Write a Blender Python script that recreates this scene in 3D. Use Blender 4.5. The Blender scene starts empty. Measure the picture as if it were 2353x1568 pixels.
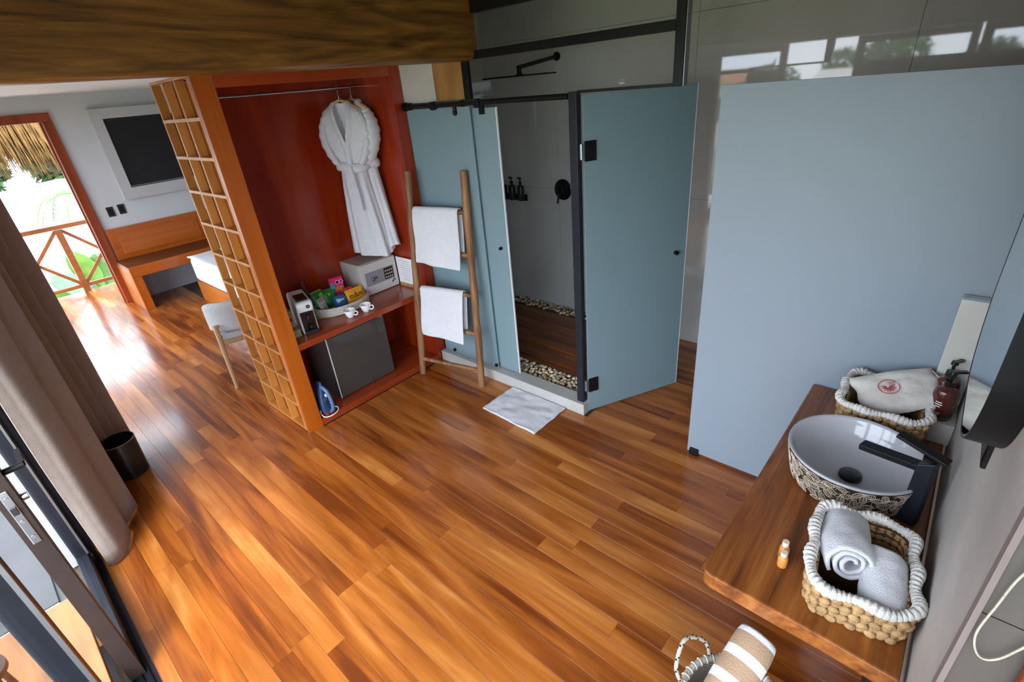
import bpy, bmesh, math, random
from mathutils import Vector, Matrix, noise
random.seed(7)
R_ = math.radians
SC = bpy.context.scene
COL = SC.collection

# ------------------------------------------------------------------ camera
CAM_H = 2.1
cd = bpy.data.cameras.new('camera'); cam = bpy.data.objects.new('camera', cd); COL.objects.link(cam)
RM = [[0.6544156722725695, -0.39779993922484447, 0.6430360302788255],
      [-0.7512437567005119, -0.24548535302222707, 0.612674268653462],
      [-0.08586585993596407, -0.8840204464854091, -0.4594941830896169]]
m4 = Matrix(((RM[0][0], -RM[0][1], -RM[0][2], 0), (RM[1][0], -RM[1][1], -RM[1][2], 0),
             (RM[2][0], -RM[2][1], -RM[2][2], CAM_H), (0, 0, 0, 1)))
cam.matrix_world = m4
cd.sensor_width = 36; cd.lens = 36 * 1147.0 / 2353.0; cd.clip_start = 0.02; cd.clip_end = 400
SC.camera = cam

# ------------------------------------------------------------------ world: bright overcast sky
w = bpy.data.worlds.new('World'); SC.world = w; w.use_nodes = True
nt = w.node_tree; bg = nt.nodes['Background']
tc = nt.nodes.new('ShaderNodeTexCoord'); nz = nt.nodes.new('ShaderNodeTexNoise')
nz.inputs['Scale'].default_value = 2.2; nz.inputs['Detail'].default_value = 5
cr = nt.nodes.new('ShaderNodeValToRGB')
cr.color_ramp.elements[0].position = .3; cr.color_ramp.elements[0].color = (.66, .79, 1.0, 1)
cr.color_ramp.elements[1].position = .7; cr.color_ramp.elements[1].color = (.90, .95, 1.0, 1)
nt.links.new(tc.outputs['Generated'], nz.inputs['Vector']); nt.links.new(nz.outputs['Fac'], cr.inputs['Fac'])
nt.links.new(cr.outputs['Color'], bg.inputs['Color'])
bg.inputs['Strength'].default_value = 4.2
# soft sun behind thin cloud
sd = bpy.data.lights.new('sun', 'SUN'); sd.energy = 3.0; sd.angle = R_(20); sd.color = (1, .96, .9)
so = bpy.data.objects.new('sun', sd); COL.objects.link(so); so.rotation_euler = (R_(38), R_(-18), R_(-20))
# light portals in the glazed openings (sampling aids only, they give off no light)
def portal(name, loc, rot, sx, sy):
    l = bpy.data.lights.new(name, 'AREA'); l.shape = 'RECTANGLE'; l.size = sx; l.size_y = sy
    l.cycles.is_portal = True
    o = bpy.data.objects.new(name, l); COL.objects.link(o); o.location = loc; o.rotation_euler = rot
portal('portal', (-.30, .85, 1.1), (0, R_(-90), 0), 2.2, 4.6)
portal('portal', (-.30, 5.95, 1.1), (0, R_(-90), 0), 2.2, 3.2)
portal('portal', (.66, 7.98, 1.08), (R_(-90), 0, 0), .88, 2.1)
vs = SC.view_settings
vs.view_transform = 'Standard'; vs.look = 'None'; vs.gamma = 1.0; vs.use_curve_mapping = False
vs.exposure = 1.08
SC.cycles.adaptive_threshold = .02
SC.cycles.max_bounces = 8; SC.cycles.diffuse_bounces = 4; SC.cycles.glossy_bounces = 4
SC.cycles.transparent_max_bounces = 12; SC.cycles.transmission_bounces = 6
SC.cycles.sample_clamp_indirect = 8.0

# ------------------------------------------------------------------ materials
MATS = {}
def newmat(name):
    m = bpy.data.materials.new(name); m.use_nodes = True; MATS[name] = m
    return m, m.node_tree, m.node_tree.nodes['Principled BSDF']
def nd(t, kind, **kw):
    n = t.nodes.new(kind)
    for k, v in kw.items():
        if k in n.inputs: n.inputs[k].default_value = v
        else: setattr(n, k, v)
    return n
def ramp(t, stops):
    c = t.nodes.new('ShaderNodeValToRGB'); e = c.color_ramp.elements
    while len(e) < len(stops): e.new(.5)
    for i, (p, col) in enumerate(stops):
        e[i].position = p; e[i].color = (*col, 1)
    return c
def simple(name, col, rough=.5, metal=0.0, var=.10, vscale=9.0, bump=0.0, bscale=60.0, coat=0.0, spec=.5, sheen=0.0):
    m, t, b = newmat(name)
    L = t.links.new
    co = nd(t, 'ShaderNodeTexCoord')
    n = nd(t, 'ShaderNodeTexNoise', Scale=vscale, Detail=4.0)
    L(co.outputs['Object'], n.inputs['Vector'])
    r = ramp(t, [(.3, tuple(c * (1 - var) for c in col)), (.7, tuple(min(1, c * (1 + var)) for c in col))])
    L(n.outputs['Fac'], r.inputs['Fac']); L(r.outputs['Color'], b.inputs['Base Color'])
    b.inputs['Roughness'].default_value = rough; b.inputs['Metallic'].default_value = metal
    b.inputs['Specular IOR Level'].default_value = spec
    if coat: b.inputs['Coat Weight'].default_value = coat; b.inputs['Coat Roughness'].default_value = .08
    if sheen: b.inputs['Sheen Weight'].default_value = sheen
    if bump:
        n2 = nd(t, 'ShaderNodeTexNoise', Scale=bscale, Detail=3.0); L(co.outputs['Object'], n2.inputs['Vector'])
        bp = nd(t, 'ShaderNodeBump', Strength=bump, Distance=.01); L(n2.outputs['Fac'], bp.inputs['Height'])
        L(bp.outputs['Normal'], b.inputs['Normal'])
    return m
def wood(name, cols, axis='Y', fig=3.0, rough=.35, coat=0.0, rnd=0.0, streak=.5, dist=1.5, spec=.4, bump=.04):
    """cols: dark..light stops; the grain runs along `axis`; rnd lets each board pick its own tone"""
    m, t, b = newmat(name); L = t.links.new
    co = nd(t, 'ShaderNodeTexCoord'); oi = nd(t, 'ShaderNodeObjectInfo')
    ml = nd(t, 'ShaderNodeVectorMath', operation='SCALE'); ml.inputs[0].default_value = (7.3, 3.1, 5.7)
    L(oi.outputs['Random'], ml.inputs['Scale'])
    ad = nd(t, 'ShaderNodeVectorMath', operation='ADD')
    L(co.outputs['Object'], ad.inputs[0]); L(ml.outputs[0], ad.inputs[1])
    ia = 'XYZ'.index(axis)
    s1 = [4.0] * 3; s1[ia] = .45
    mp = nd(t, 'ShaderNodeMapping'); mp.inputs['Scale'].default_value = s1; L(ad.outputs[0], mp.inputs['Vector'])
    n1 = nd(t, 'ShaderNodeTexNoise', Scale=fig, Detail=6.0, Distortion=dist); L(mp.outputs[0], n1.inputs['Vector'])
    s2 = [70.0] * 3; s2[ia] = 1.6
    mp2 = nd(t, 'ShaderNodeMapping'); mp2.inputs['Scale'].default_value = s2; L(ad.outputs[0], mp2.inputs['Vector'])
    n2 = nd(t, 'ShaderNodeTexNoise', Scale=1.0, Detail=3.0, Distortion=.3); L(mp2.outputs[0], n2.inputs['Vector'])
    mx = nd(t, 'ShaderNodeMath', operation='MULTIPLY_ADD'); mx.inputs[1].default_value = streak * .6
    L(n2.outputs['Fac'], mx.inputs[0])
    sc = nd(t, 'ShaderNodeMath', operation='MULTIPLY_ADD'); L(n1.outputs['Fac'], sc.inputs[0])
    sc.inputs[1].default_value = 1.0; sc.inputs[2].default_value = -.3 * streak
    L(sc.outputs[0], mx.inputs[2])
    if rnd:
        rr = nd(t, 'ShaderNodeMath', operation='MULTIPLY_ADD'); L(oi.outputs['Random'], rr.inputs[0])
        rr.inputs[1].default_value = rnd; rr.inputs[2].default_value = -rnd / 2
        a2 = nd(t, 'ShaderNodeMath', operation='ADD'); L(mx.outputs[0], a2.inputs[0]); L(rr.outputs[0], a2.inputs[1])
        fac = a2.outputs[0]
    else: fac = mx.outputs[0]
    k = len(cols); r = ramp(t, [(.26 + .48 * i / (k - 1), c) for i, c in enumerate(cols)])
    L(fac, r.inputs['Fac']); L(r.outputs['Color'], b.inputs['Base Color'])
    b.inputs['Roughness'].default_value = rough; b.inputs['Specular IOR Level'].default_value = spec
    if coat: b.inputs['Coat Weight'].default_value = coat; b.inputs['Coat Roughness'].default_value = .12
    if bump:
        bp = nd(t, 'ShaderNodeBump', Strength=bump, Distance=.004); L(n2.outputs['Fac'], bp.inputs['Height'])
        L(bp.outputs['Normal'], b.inputs['Normal'])
    return m
def stone(name, c0, c1, vein, rough=.1, vs_=.5, fig=1.2, vk=.45, spec=.5):
    m, t, b = newmat(name); L = t.links.new
    ge = nd(t, 'ShaderNodeNewGeometry')
    n1 = nd(t, 'ShaderNodeTexNoise', Scale=fig, Detail=7.0, Distortion=.8); L(ge.outputs['Position'], n1.inputs['Vector'])
    r = ramp(t, [(.3, c0), (.7, c1)]); L(n1.outputs['Fac'], r.inputs['Fac'])
    n2 = nd(t, 'ShaderNodeTexNoise', Scale=vs_, Detail=5.0, Distortion=1.2); L(ge.outputs['Position'], n2.inputs['Vector'])
    rv = ramp(t, [(.494, (0, 0, 0)), (.5, (1, 1, 1)), (.506, (0, 0, 0))]); L(n2.outputs['Fac'], rv.inputs['Fac'])
    mul = nd(t, 'ShaderNodeMath', operation='MULTIPLY'); mul.inputs[1].default_value = vk; L(rv.outputs['Color'], mul.inputs[0])
    mx = nd(t, 'ShaderNodeMix', data_type='RGBA'); L(mul.outputs[0], mx.inputs['Factor'])
    L(r.outputs['Color'], mx.inputs['A']); mx.inputs['B'].default_value = (*vein, 1)
    L(mx.outputs['Result'], b.inputs['Base Color']); b.inputs['Roughness'].default_value = rough; b.inputs['Specular IOR Level'].default_value = spec
    return m
def frosted(name, col, trans=.35, rough=.32):
    m, t, b = newmat(name); L = t.links.new
    b.inputs['Base Color'].default_value = (*col, 1); b.inputs['Roughness'].default_value = rough
    co = nd(t, 'ShaderNodeTexCoord'); n = nd(t, 'ShaderNodeTexNoise', Scale=350.0, Detail=1.0); L(co.outputs['Object'], n.inputs['Vector'])
    bp = nd(t, 'ShaderNodeBump', Strength=.05, Distance=.001); L(n.outputs['Fac'], bp.inputs['Height']); L(bp.outputs['Normal'], b.inputs['Normal'])
    tr = nd(t, 'ShaderNodeBsdfTranslucent'); tr.inputs['Color'].default_value = (*[c * 1.0 for c in col], 1)
    mx = nd(t, 'ShaderNodeMixShader'); mx.inputs['Fac'].default_value = trans
    L(b.outputs[0], mx.inputs[1]); L(tr.outputs[0], mx.inputs[2]); L(mx.outputs[0], t.nodes['Material Output'].inputs['Surface'])
    return m
def clearglass(name, tint=(.98, .99, .99), ior=1.4, k=.3):
    m, t, b = newmat(name); L = t.links.new
    tr = nd(t, 'ShaderNodeBsdfTransparent'); tr.inputs['Color'].default_value = (*tint, 1)
    gl = nd(t, 'ShaderNodeBsdfGlossy'); gl.inputs['Roughness'].default_value = .01
    fr = nd(t, 'ShaderNodeFresnel'); fr.inputs['IOR'].default_value = ior
    co = nd(t, 'ShaderNodeTexCoord'); n = nd(t, 'ShaderNodeTexNoise', Scale=2.0); L(co.outputs['Object'], n.inputs['Vector'])
    bp = nd(t, 'ShaderNodeBump', Strength=.01, Distance=.001); L(n.outputs['Fac'], bp.inputs['Height']); L(bp.outputs['Normal'], gl.inputs['Normal'])
    mx = nd(t, 'ShaderNodeMixShader'); sc = nd(t, 'ShaderNodeMath', operation='MULTIPLY'); sc.inputs[1].default_value = k; L(fr.outputs[0], sc.inputs[0]); L(sc.outputs[0], mx.inputs['Fac'])
    L(tr.outputs[0], mx.inputs[1]); L(gl.outputs[0], mx.inputs[2]); L(mx.outputs[0], t.nodes['Material Output'].inputs['Surface'])
    return m
def stripes(name, a, b_, axis, period, duty=.5, rough=.9, phase=0.0):
    m, t, b = newmat(name); L = t.links.new
    co = nd(t, 'ShaderNodeTexCoord'); sp = nd(t, 'ShaderNodeSeparateXYZ'); L(co.outputs['Object'], sp.inputs[0])
    dv = nd(t, 'ShaderNodeMath', operation='MULTIPLY_ADD'); dv.inputs[1].default_value = 1 / period; dv.inputs[2].default_value = phase; L(sp.outputs[axis], dv.inputs[0])
    fr = nd(t, 'ShaderNodeMath', operation='FRACT'); L(dv.outputs[0], fr.inputs[0])
    gt = nd(t, 'ShaderNodeMath', operation='GREATER_THAN'); gt.inputs[1].default_value = duty; L(fr.outputs[0], gt.inputs[0])
    mx = nd(t, 'ShaderNodeMix', data_type='RGBA'); L(gt.outputs[0], mx.inputs['Factor'])
    mx.inputs['A'].default_value = (*a, 1); mx.inputs['B'].default_value = (*b_, 1)
    L(mx.outputs['Result'], b.inputs['Base Color']); b.inputs['Roughness'].default_value = rough
    n2 = nd(t, 'ShaderNodeTexNoise', Scale=180.0, Detail=2.0); L(co.outputs['Object'], n2.inputs['Vector'])
    bp = nd(t, 'ShaderNodeBump', Strength=.5, Distance=.004); L(n2.outputs['Fac'], bp.inputs['Height']); L(bp.outputs['Normal'], b.inputs['Normal'])
    return m

FLOORC = [(.12, .027, .005), (.21, .052, .008), (.30, .085, .013), (.40, .130, .024), (.52, .205, .05)]
wood('floor_wood', FLOORC, 'Y', fig=1.6, rough=.22, coat=.35, rnd=.21, streak=.30, dist=1.4)
wood('deck_wood', [(.09, .024, .007), (.18, .05, .013), (.28, .09, .025)], 'Y', fig=1.6, rough=.3, coat=.15, rnd=.2)
wood('orange_wood', [(.28, .054, .004), (.38, .084, .006), (.47, .112, .010)], 'Z', fig=1.2, rough=.3, coat=.15, streak=.4)
wood('orange_wood_h', [(.28, .054, .004), (.38, .084, .006), (.47, .112, .010)], 'X', fig=1.2, rough=.3, coat=.15, streak=.4)
wood('orange_wood_y', [(.30, .080, .010), (.42, .125, .018), (.52, .17, .03)], 'Y', fig=1.2, rough=.35, streak=.4)
wood('lattice_wood', [(.34, .12, .022), (.46, .18, .035), (.56, .24, .055)], 'Z', fig=1.5, rough=.38, streak=.4)
wood('red_wood', [(.19, .014, .003), (.29, .025, .005), (.39, .042, .008)], 'Z', fig=1.0, rough=.24, coat=.2, streak=.35)
wood('red_wood_h', [(.21, .028, .007), (.29, .042, .010), (.37, .058, .015)], 'X', fig=1.0, rough=.22, coat=.3, streak=.35)
wood('trim_wood', [(.14, .022, .006), (.22, .038, .009), (.30, .055, .013)], 'Z', fig=1.2, rough=.35, streak=.4)
wood('beam_wood', [(.045, .016, .003), (.12, .048, .007), (.20, .088, .012), (.27, .125, .020)], 'X', fig=1.5, rough=.42, streak=.5, dist=5.0, bump=.12)
wood('plank_wood', [(.22, .10, .03), (.36, .17, .05), (.45, .26, .11)], 'Z', fig=1.4, rough=.45, streak=.8, dist=2.5)
wood('ladder_wood', [(.10, .045, .018), (.23, .105, .042), (.34, .17, .075)], 'Z', fig=2.2, rough=.6, streak=.9, dist=2.0, bump=.15)
wood('counter_wood', [(.085, .022, .004), (.19, .055, .010), (.28, .088, .016), (.37, .13, .028)], 'X', fig=1.3, rough=.3, coat=.25, streak=.7, dist=4.0)
wood('oak', [(.36, .21, .09), (.46, .29, .14), (.54, .36, .19)], 'Z', fig=1.6, rough=.5, streak=.5)
wood('hanger_wood', [(.40, .20, .07), (.50, .27, .10), (.58, .33, .14)], 'X', fig=1.6, rough=.4, streak=.4)
wood('rail_wood', [(.18, .05, .014), (.27, .08, .022), (.34, .11, .03)], 'X', fig=1.6, rough=.45, streak=.5)
wood('outdoor_wood', [(.20, .075, .022), (.26, .105, .03), (.32, .14, .045)], 'Y', fig=1.4, rough=.6, streak=.5)
stone('grey_stone', (.45, .44, .41), (.55, .535, .50), (.55, .54, .50), rough=.03, vs_=.55, vk=.3, spec=.85)
stone('pale_stone', (.46, .44, .41), (.56, .54, .50), (.40, .36, .33), rough=.25, vs_=1.2, fig=2.0)
stone('taupe_stone', (.075, .063, .057), (.10, .086, .077), (.16, .14, .13), rough=.4, vs_=.9)
simple('plaster', (.50, .50, .52), .9, var=.04, vscale=2.0, bump=.08, bscale=90)
simple('ceiling_paint', (.72, .72, .72), .9, var=.03, vscale=2.0)
simple('concrete', (.38, .345, .32), .75, var=.16, vscale=3.0, bump=.1, bscale=40)
simple('edge_strip', (.20, .15, .14), .7)
wood('bench_shaded', [(.045, .014, .005), (.07, .022, .008), (.10, .032, .012)], 'X', fig=1.2, rough=.35)  # bench wood darkened: shade on the seat top is put into the colour
simple('grout', (.10, .09, .085), .9)
simple('kerb_stone', (.44, .43, .41), .45, var=.08, vscale=6)
simple('black_metal', (.007, .007, .008), .42, var=.2, spec=.22)
simple('black_gloss', (.008, .008, .009), .12, var=.2)
simple('navy_black', (.011, .013, .020), .4, var=.2, spec=.3)
simple('dark_brown_metal', (.030, .020, .018), .5, var=.15, spec=.2)
simple('dark_plastic', (.016, .016, .018), .35)
simple('chrome', (.62, .62, .63), .18, metal=1.0, var=.03)
simple('steel_grey', (.30, .31, .33), .35, metal=.8, var=.05)
simple('white_gloss', (.80, .80, .81), .12, var=.02)
simple('white_plastic', (.76, .77, .79), .28, var=.02)
simple('ceramic', (.46, .46, .49), .10, var=.02, coat=.3)
simple('towel_white', (.68, .68, .72), .95, var=.03, vscale=30, bump=.5, bscale=260, sheen=.3)
simple('robe_white', (.66, .66, .70), .95, var=.03, vscale=30, bump=.35, bscale=220, sheen=.3)
simple('cotton_white', (.66, .63, .59), .95, var=.08, vscale=40, bump=.4, bscale=200)
simple('linen', (.66, .62, .57), .9, var=.06, vscale=12, bump=.3, bscale=220)
simple('bag_print', (.42, .07, .08), .8)
simple('wicker', (.42, .25, .11), .75, var=.28, vscale=30, bump=.5, bscale=120)
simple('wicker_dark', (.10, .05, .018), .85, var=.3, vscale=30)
simple('rope_cream', (.48, .42, .34), .9, var=.15, vscale=50, bump=.4, bscale=200)
simple('rope_dark', (.035, .030, .028), .9)
simple('curtain_fabric', (.30, .25, .22), .92, var=.06, vscale=20, bump=.3, bscale=300, sheen=.15)
simple('chair_fabric', (.50, .50, .50), .95, var=.06, vscale=40, bump=.5, bscale=200)
simple('bedding', (.70, .70, .73), .9, var=.03, bump=.2, bscale=20)
simple('bin_black', (.012, .012, .011), .3)
simple('screen', (.010, .010, .012), .10)
simple('tv_trim', (.43, .42, .43), .8, var=.03)
simple('safe_paint', (.56, .53, .49), .45, var=.03)
simple('safe_panel', (.26, .24, .27), .35, var=.05)
simple('key_cream', (.62, .55, .45), .5)
simple('paper', (.82, .82, .84), .8, var=.02)
simple('tray_weave', (.60, .53, .46), .7, var=.12, vscale=70, bump=.4, bscale=160)
simple('fridge_glass', (.060, .054, .050), .10, var=.05)
simple('iron_blue', (.012, .045, .13), .18, coat=.4)
simple('iron_light', (.09, .17, .32), .25)
simple('amber', (.075, .016, .010), .12, var=.2, coat=.5)
simple('wine_glass_dark', (.015, .010, .018), .1, coat=.4)
simple('foil_burgundy', (.16, .035, .05), .35)
simple('label_grey', (.30, .27, .27), .6)
simple('card_tan', (.42, .33, .19), .7)
simple('pack_green', (.02, .17, .02), .35, var=.35, vscale=20)
simple('pack_lime', (.17, .42, .04), .35, var=.25, vscale=20)
simple('pack_olive', (.22, .15, .02), .35, var=.3, vscale=20)
simple('pack_grey', (.30, .27, .26), .35, var=.3, vscale=30)
simple('pack_pink', (.70, .02, .16), .35, var=.1)
simple('pack_teal', (.02, .32, .42), .35)
simple('pack_orange', (.72, .16, .02), .35)
simple('pack_red', (.62, .03, .06), .35)
simple('pack_blue', (.02, .10, .28), .25, var=.3, vscale=25)
simple('pack_yellow', (.80, .36, .01), .35, var=.1)
simple('print_black', (.012, .008, .006), .5)
simple('print_white', (.80, .80, .80), .5)
simple('basin_outer', (.028, .019, .014), .5)
simple('basin_leaf', (.60, .49, .38), .6, var=.08)
simple('lotion_orange', (.62, .24, .05), .3, coat=.2)
simple('cap_cream', (.74, .62, .48), .45)
simple('pebble', (.52, .42, .27), .5, var=.35, vscale=14)
for nm_, c_ in (('pebble_pale', (.68, .57, .42)), ('pebble_tan', (.45, .30, .14)), ('pebble_grey', (.30, .27, .23))):
    simple(nm_, c_, .45, var=.2, vscale=20)
simple('mortar_bed', (.10, .08, .05), .9)
simple('ground_pale', (.66, .65, .63), .8, var=.05, vscale=1.5)
simple('paving_grey', (.045, .048, .052), .7, var=.15, vscale=3)
simple('rock_white', (.72, .70, .68), .9, var=.12, vscale=4, bump=.5, bscale=10)
simple('leaf_green', (.045, .13, .012), .4, var=.3, vscale=6)
simple('leaf_bright', (.10, .21, .015), .4, var=.3, vscale=6)
simple('leaf_pale', (.13, .20, .13), .5, var=.2, vscale=6)
simple('leaf_dark', (.035, .085, .025), .6, var=.4, vscale=5)
simple('trunk', (.12, .08, .05), .9)
simple('grass', (.16, .22, .09), .9, var=.3, vscale=.4)
simple('house_white', (.72, .70, .66), .8, var=.05)
simple('roof_clay', (.42, .16, .08), .8, var=.15)
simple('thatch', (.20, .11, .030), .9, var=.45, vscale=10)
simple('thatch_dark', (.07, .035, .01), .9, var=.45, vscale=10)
simple('sea', (.18, .28, .36), .2)
frosted('frosted_glass', (.285, .405, .445), trans=.34, rough=.28)
frosted('frosted_pale', (.32, .38, .445), trans=.22, rough=.34)
clearglass('clear_glass')
clearglass('thin_glass', (.80, .85, .84), 1.45, 1.0)
mm, mt, mb_ = newmat('mirror_glass'); mb_.inputs['Metallic'].default_value = 1; mb_.inputs['Roughness'].default_value = .0
mb_.inputs['Base Color'].default_value = (.86, .89, .88, 1)
stripes('towel_striped', (.44, .29, .18), (.82, .83, .88), 'Y', .085, duty=.62, phase=.10)
stripes('basket_weave', (.22, .19, .15), (.46, .41, .34), 'Z', .012, duty=.45)

# ------------------------------------------------------------------ mesh helpers
class MB:
    def __init__(s): s.v = []; s.f = []; s.mi = []
    def add(s, vs_, fs, mi=0, M=None):
        o = len(s.v)
        for p in vs_:
            p = Vector(p)
            s.v.append(tuple(M @ p) if M is not None else tuple(p))
        for f in fs: s.f.append(tuple(o + i for i in f)); s.mi.append(mi)
        return s
    def box(s, x0, x1, y0, y1, z0, z1, mi=0, M=None):
        return s.add([(x0, y0, z0), (x1, y0, z0), (x1, y1, z0), (x0, y1, z0), (x0, y0, z1), (x1, y0, z1), (x1, y1, z1), (x0, y1, z1)],
                     [(3, 2, 1, 0), (4, 5, 6, 7), (0, 1, 5, 4), (1, 2, 6, 5), (2, 3, 7, 6), (3, 0, 4, 7)], mi, M)
    def bar(s, a, b, wx, wz, mi=0, up=(0, 0, 1)):
        a = Vector(a); b = Vector(b); d = (b - a).normalized(); u = Vector(up)
        x = d.cross(u)
        if x.length < 1e-4: x = d.cross(Vector((0, 1, 0)))
        x.normalize(); z = x.cross(d).normalized()
        vs_ = []
        for p in (a, b):
            for sx, sz in ((-1, -1), (1, -1), (1, 1), (-1, 1)): vs_.append(p + x * sx * wx / 2 + z * sz * wz / 2)
        return s.add(vs_, [(0, 1, 2, 3), (7, 6, 5, 4), (0, 4, 5, 1), (1, 5, 6, 2), (2, 6, 7, 3), (3, 7, 4, 0)], mi)
    def tube(s, path, r, seg=8, closed=False, caps=True, mi=0, flat=1.0):
        P = [Vector(p) for p in path]; n = len(P); rings = []
        prev = None
        for i, p in enumerate(P):
            if closed: d = (P[(i + 1) % n] - P[i - 1])
            else: d = P[min(i + 1, n - 1)] - P[max(i - 1, 0)]
            d.normalize()
            if prev is None:
                ref = Vector((0, 0, 1)) if abs(d.z) < .9 else Vector((1, 0, 0))
                x = d.cross(ref).normalized()
            else:
                x = (prev - d * prev.dot(d)).normalized()
            prev = x; y = d.cross(x)
            rr = r[i] if isinstance(r, (list, tuple)) else r
            rings.append([p + x * math.cos(a) * rr + y * math.sin(a) * rr * flat for a in [2 * math.pi * k / seg for k in range(seg)]])
        vs_ = [q for ring in rings for q in ring]; fs = []
        m = n if closed else n - 1
        for i in range(m):
            j = (i + 1) % n
            for k in range(seg):
                l = (k + 1) % seg; fs.append((i * seg + k, i * seg + l, j * seg + l, j * seg + k))
        if caps and not closed:
            fs.append(tuple(range(seg - 1, -1, -1))); fs.append(tuple((n - 1) * seg + k for k in range(seg)))
        return s.add(vs_, fs, mi)
    def cyl(s, a, b, r0, r1=None, seg=16, mi=0):
        return s.tube([a, b], [r0, r0 if r1 is None else r1], seg, mi=mi)
    def lathe(s, prof, seg=24, c=(0, 0, 0), sx=1, sy=1, mi=0, M=None, closed=False):
        vs_ = []; fs = []
        for (r, z) in prof:
            for k in range(seg):
                a = 2 * math.pi * k / seg
                vs_.append((c[0] + r * sx * math.cos(a), c[1] + r * sy * math.sin(a), c[2] + z))
        for i in range(len(prof) - 1):
            for k in range(seg):
                l = (k + 1) % seg; fs.append((i * seg + k, i * seg + l, (i + 1) * seg + l, (i + 1) * seg + k))
        if not closed:
            fs.append(tuple(range(seg - 1, -1, -1))); n = len(prof); fs.append(tuple((n - 1) * seg + k for k in range(seg)))
        return s.add(vs_, fs, mi, M)
    def grid(s, fn, nu, nv, cu=False, cv=False, mi=0, M=None):
        vs_ = []; fs = []
        for i in range(nu):
            for j in range(nv):
                vs_.append(fn(i / (nu if cu else nu - 1), j / (nv if cv else nv - 1)))
        for i in range(nu if cu else nu - 1):
            for j in range(nv if cv else nv - 1):
                a = i * nv + j; b = ((i + 1) % nu) * nv + j; c = ((i + 1) % nu) * nv + (j + 1) % nv; d = i * nv + (j + 1) % nv
                fs.append((a, b, c, d))
        return s.add(vs_, fs, mi, M)
    def ell(s, c, r, nu=8, nv=6, mi=0, M=None, jit=0):
        vs_ = [(c[0], c[1], c[2] - r[2])]
        for j in range(1, nv):
            ph = -math.pi / 2 + math.pi * j / nv
            for i in range(nu):
                a = 2 * math.pi * i / nu; q = 1 + (random.uniform(-jit, jit) if jit else 0)
                vs_.append((c[0] + r[0] * math.cos(ph) * math.cos(a) * q, c[1] + r[1] * math.cos(ph) * math.sin(a) * q, c[2] + r[2] * math.sin(ph) * q))
        vs_.append((c[0], c[1], c[2] + r[2])); top = len(vs_) - 1; fs = []
        for i in range(nu): fs.append((0, 1 + (i + 1) % nu, 1 + i))
        for j in range(nv - 2):
            for i in range(nu):
                a = 1 + j * nu + i; b = 1 + j * nu + (i + 1) % nu; fs.append((a, b, b + nu, a + nu))
        for i in range(nu): fs.append((top, 1 + (nv - 2) * nu + i, 1 + (nv - 2) * nu + (i + 1) % nu))
        return s.add(vs_, fs, mi, M)
    def prism(s, poly, z0, z1, mi=0, M=None):
        n = len(poly); vs_ = [(p[0], p[1], z0) for p in poly] + [(p[0], p[1], z1) for p in poly]
        fs = [tuple(range(n - 1, -1, -1)), tuple(range(n, 2 * n))] + [(i, (i + 1) % n, n + (i + 1) % n, n + i) for i in range(n)]
        return s.add(vs_, fs, mi, M)
    def build(s, name, mats, parent=None, smooth=None, bevel=0, solid=0, sub=0, origin=None, fix=True):
        if isinstance(mats, str): mats = [mats]
        xs = [p[0] for p in s.v]; ys = [p[1] for p in s.v]; zs = [p[2] for p in s.v]
        o = Vector(origin) if origin is not None else Vector(((min(xs) + max(xs)) / 2, (min(ys) + max(ys)) / 2, min(zs)))
        me = bpy.data.meshes.new(name)
        me.from_pydata([(p[0] - o.x, p[1] - o.y, p[2] - o.z) for p in s.v], [], s.f)
        for mname in mats: me.materials.append(MATS[mname])
        for p, k in zip(me.polygons, s.mi): p.material_index = k
        if fix:
            bm = bmesh.new(); bm.from_mesh(me); bmesh.ops.recalc_face_normals(bm, faces=bm.faces); bm.to_mesh(me); bm.free()
        if smooth:
            for p in me.polygons: p.use_smooth = True
            me.set_sharp_from_angle(angle=R_(smooth))
        ob = bpy.data.objects.new(name, me); COL.objects.link(ob); ob.location = o
        if parent is not None: ob.parent = parent
        if solid:
            md = ob.modifiers.new('Solid', 'SOLIDIFY'); md.thickness = solid; md.offset = 0
        if bevel:
            md = ob.modifiers.new('Bevel', 'BEVEL'); md.width = bevel; md.segments = 2; md.limit_method = 'ANGLE'; md.angle_limit = R_(40)
        if sub:
            md = ob.modifiers.new('Sub', 'SUBSURF'); md.levels = sub; md.render_levels = sub
        return ob
def B(name, x0, x1, y0, y1, z0, z1, mat, parent=None, bevel=0):
    return MB().box(x0, x1, y0, y1, z0, z1).build(name, mat, parent, bevel=bevel)
def tag(o, label=None, cat=None, group=None, kind=None):
    if label: o['label'] = label
    if cat: o['category'] = cat
    if group: o['group'] = group
    if kind: o['kind'] = kind
    return o
def thing(name, label, cat, loc=(0, 0, 0), rz=0, group=None):
    o = bpy.data.objects.new(name, None); COL.objects.link(o); o.empty_display_size = .05
    o.location = loc; o.rotation_euler = (0, 0, rz)
    return tag(o, label, cat, group)
def struct(name, label=None):
    o = bpy.data.objects.new(name, None); COL.objects.link(o); o.empty_display_size = .05; o['kind'] = 'structure'
    if label: o['label'] = label
    return o
def link_copy(src, name, parent, loc, rot=(0, 0, 0), scale=(1, 1, 1)):
    c = src.copy(); c.name = name; COL.objects.link(c); c.parent = parent; c.location = loc; c.rotation_euler = rot; c.scale = scale
    return c
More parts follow.
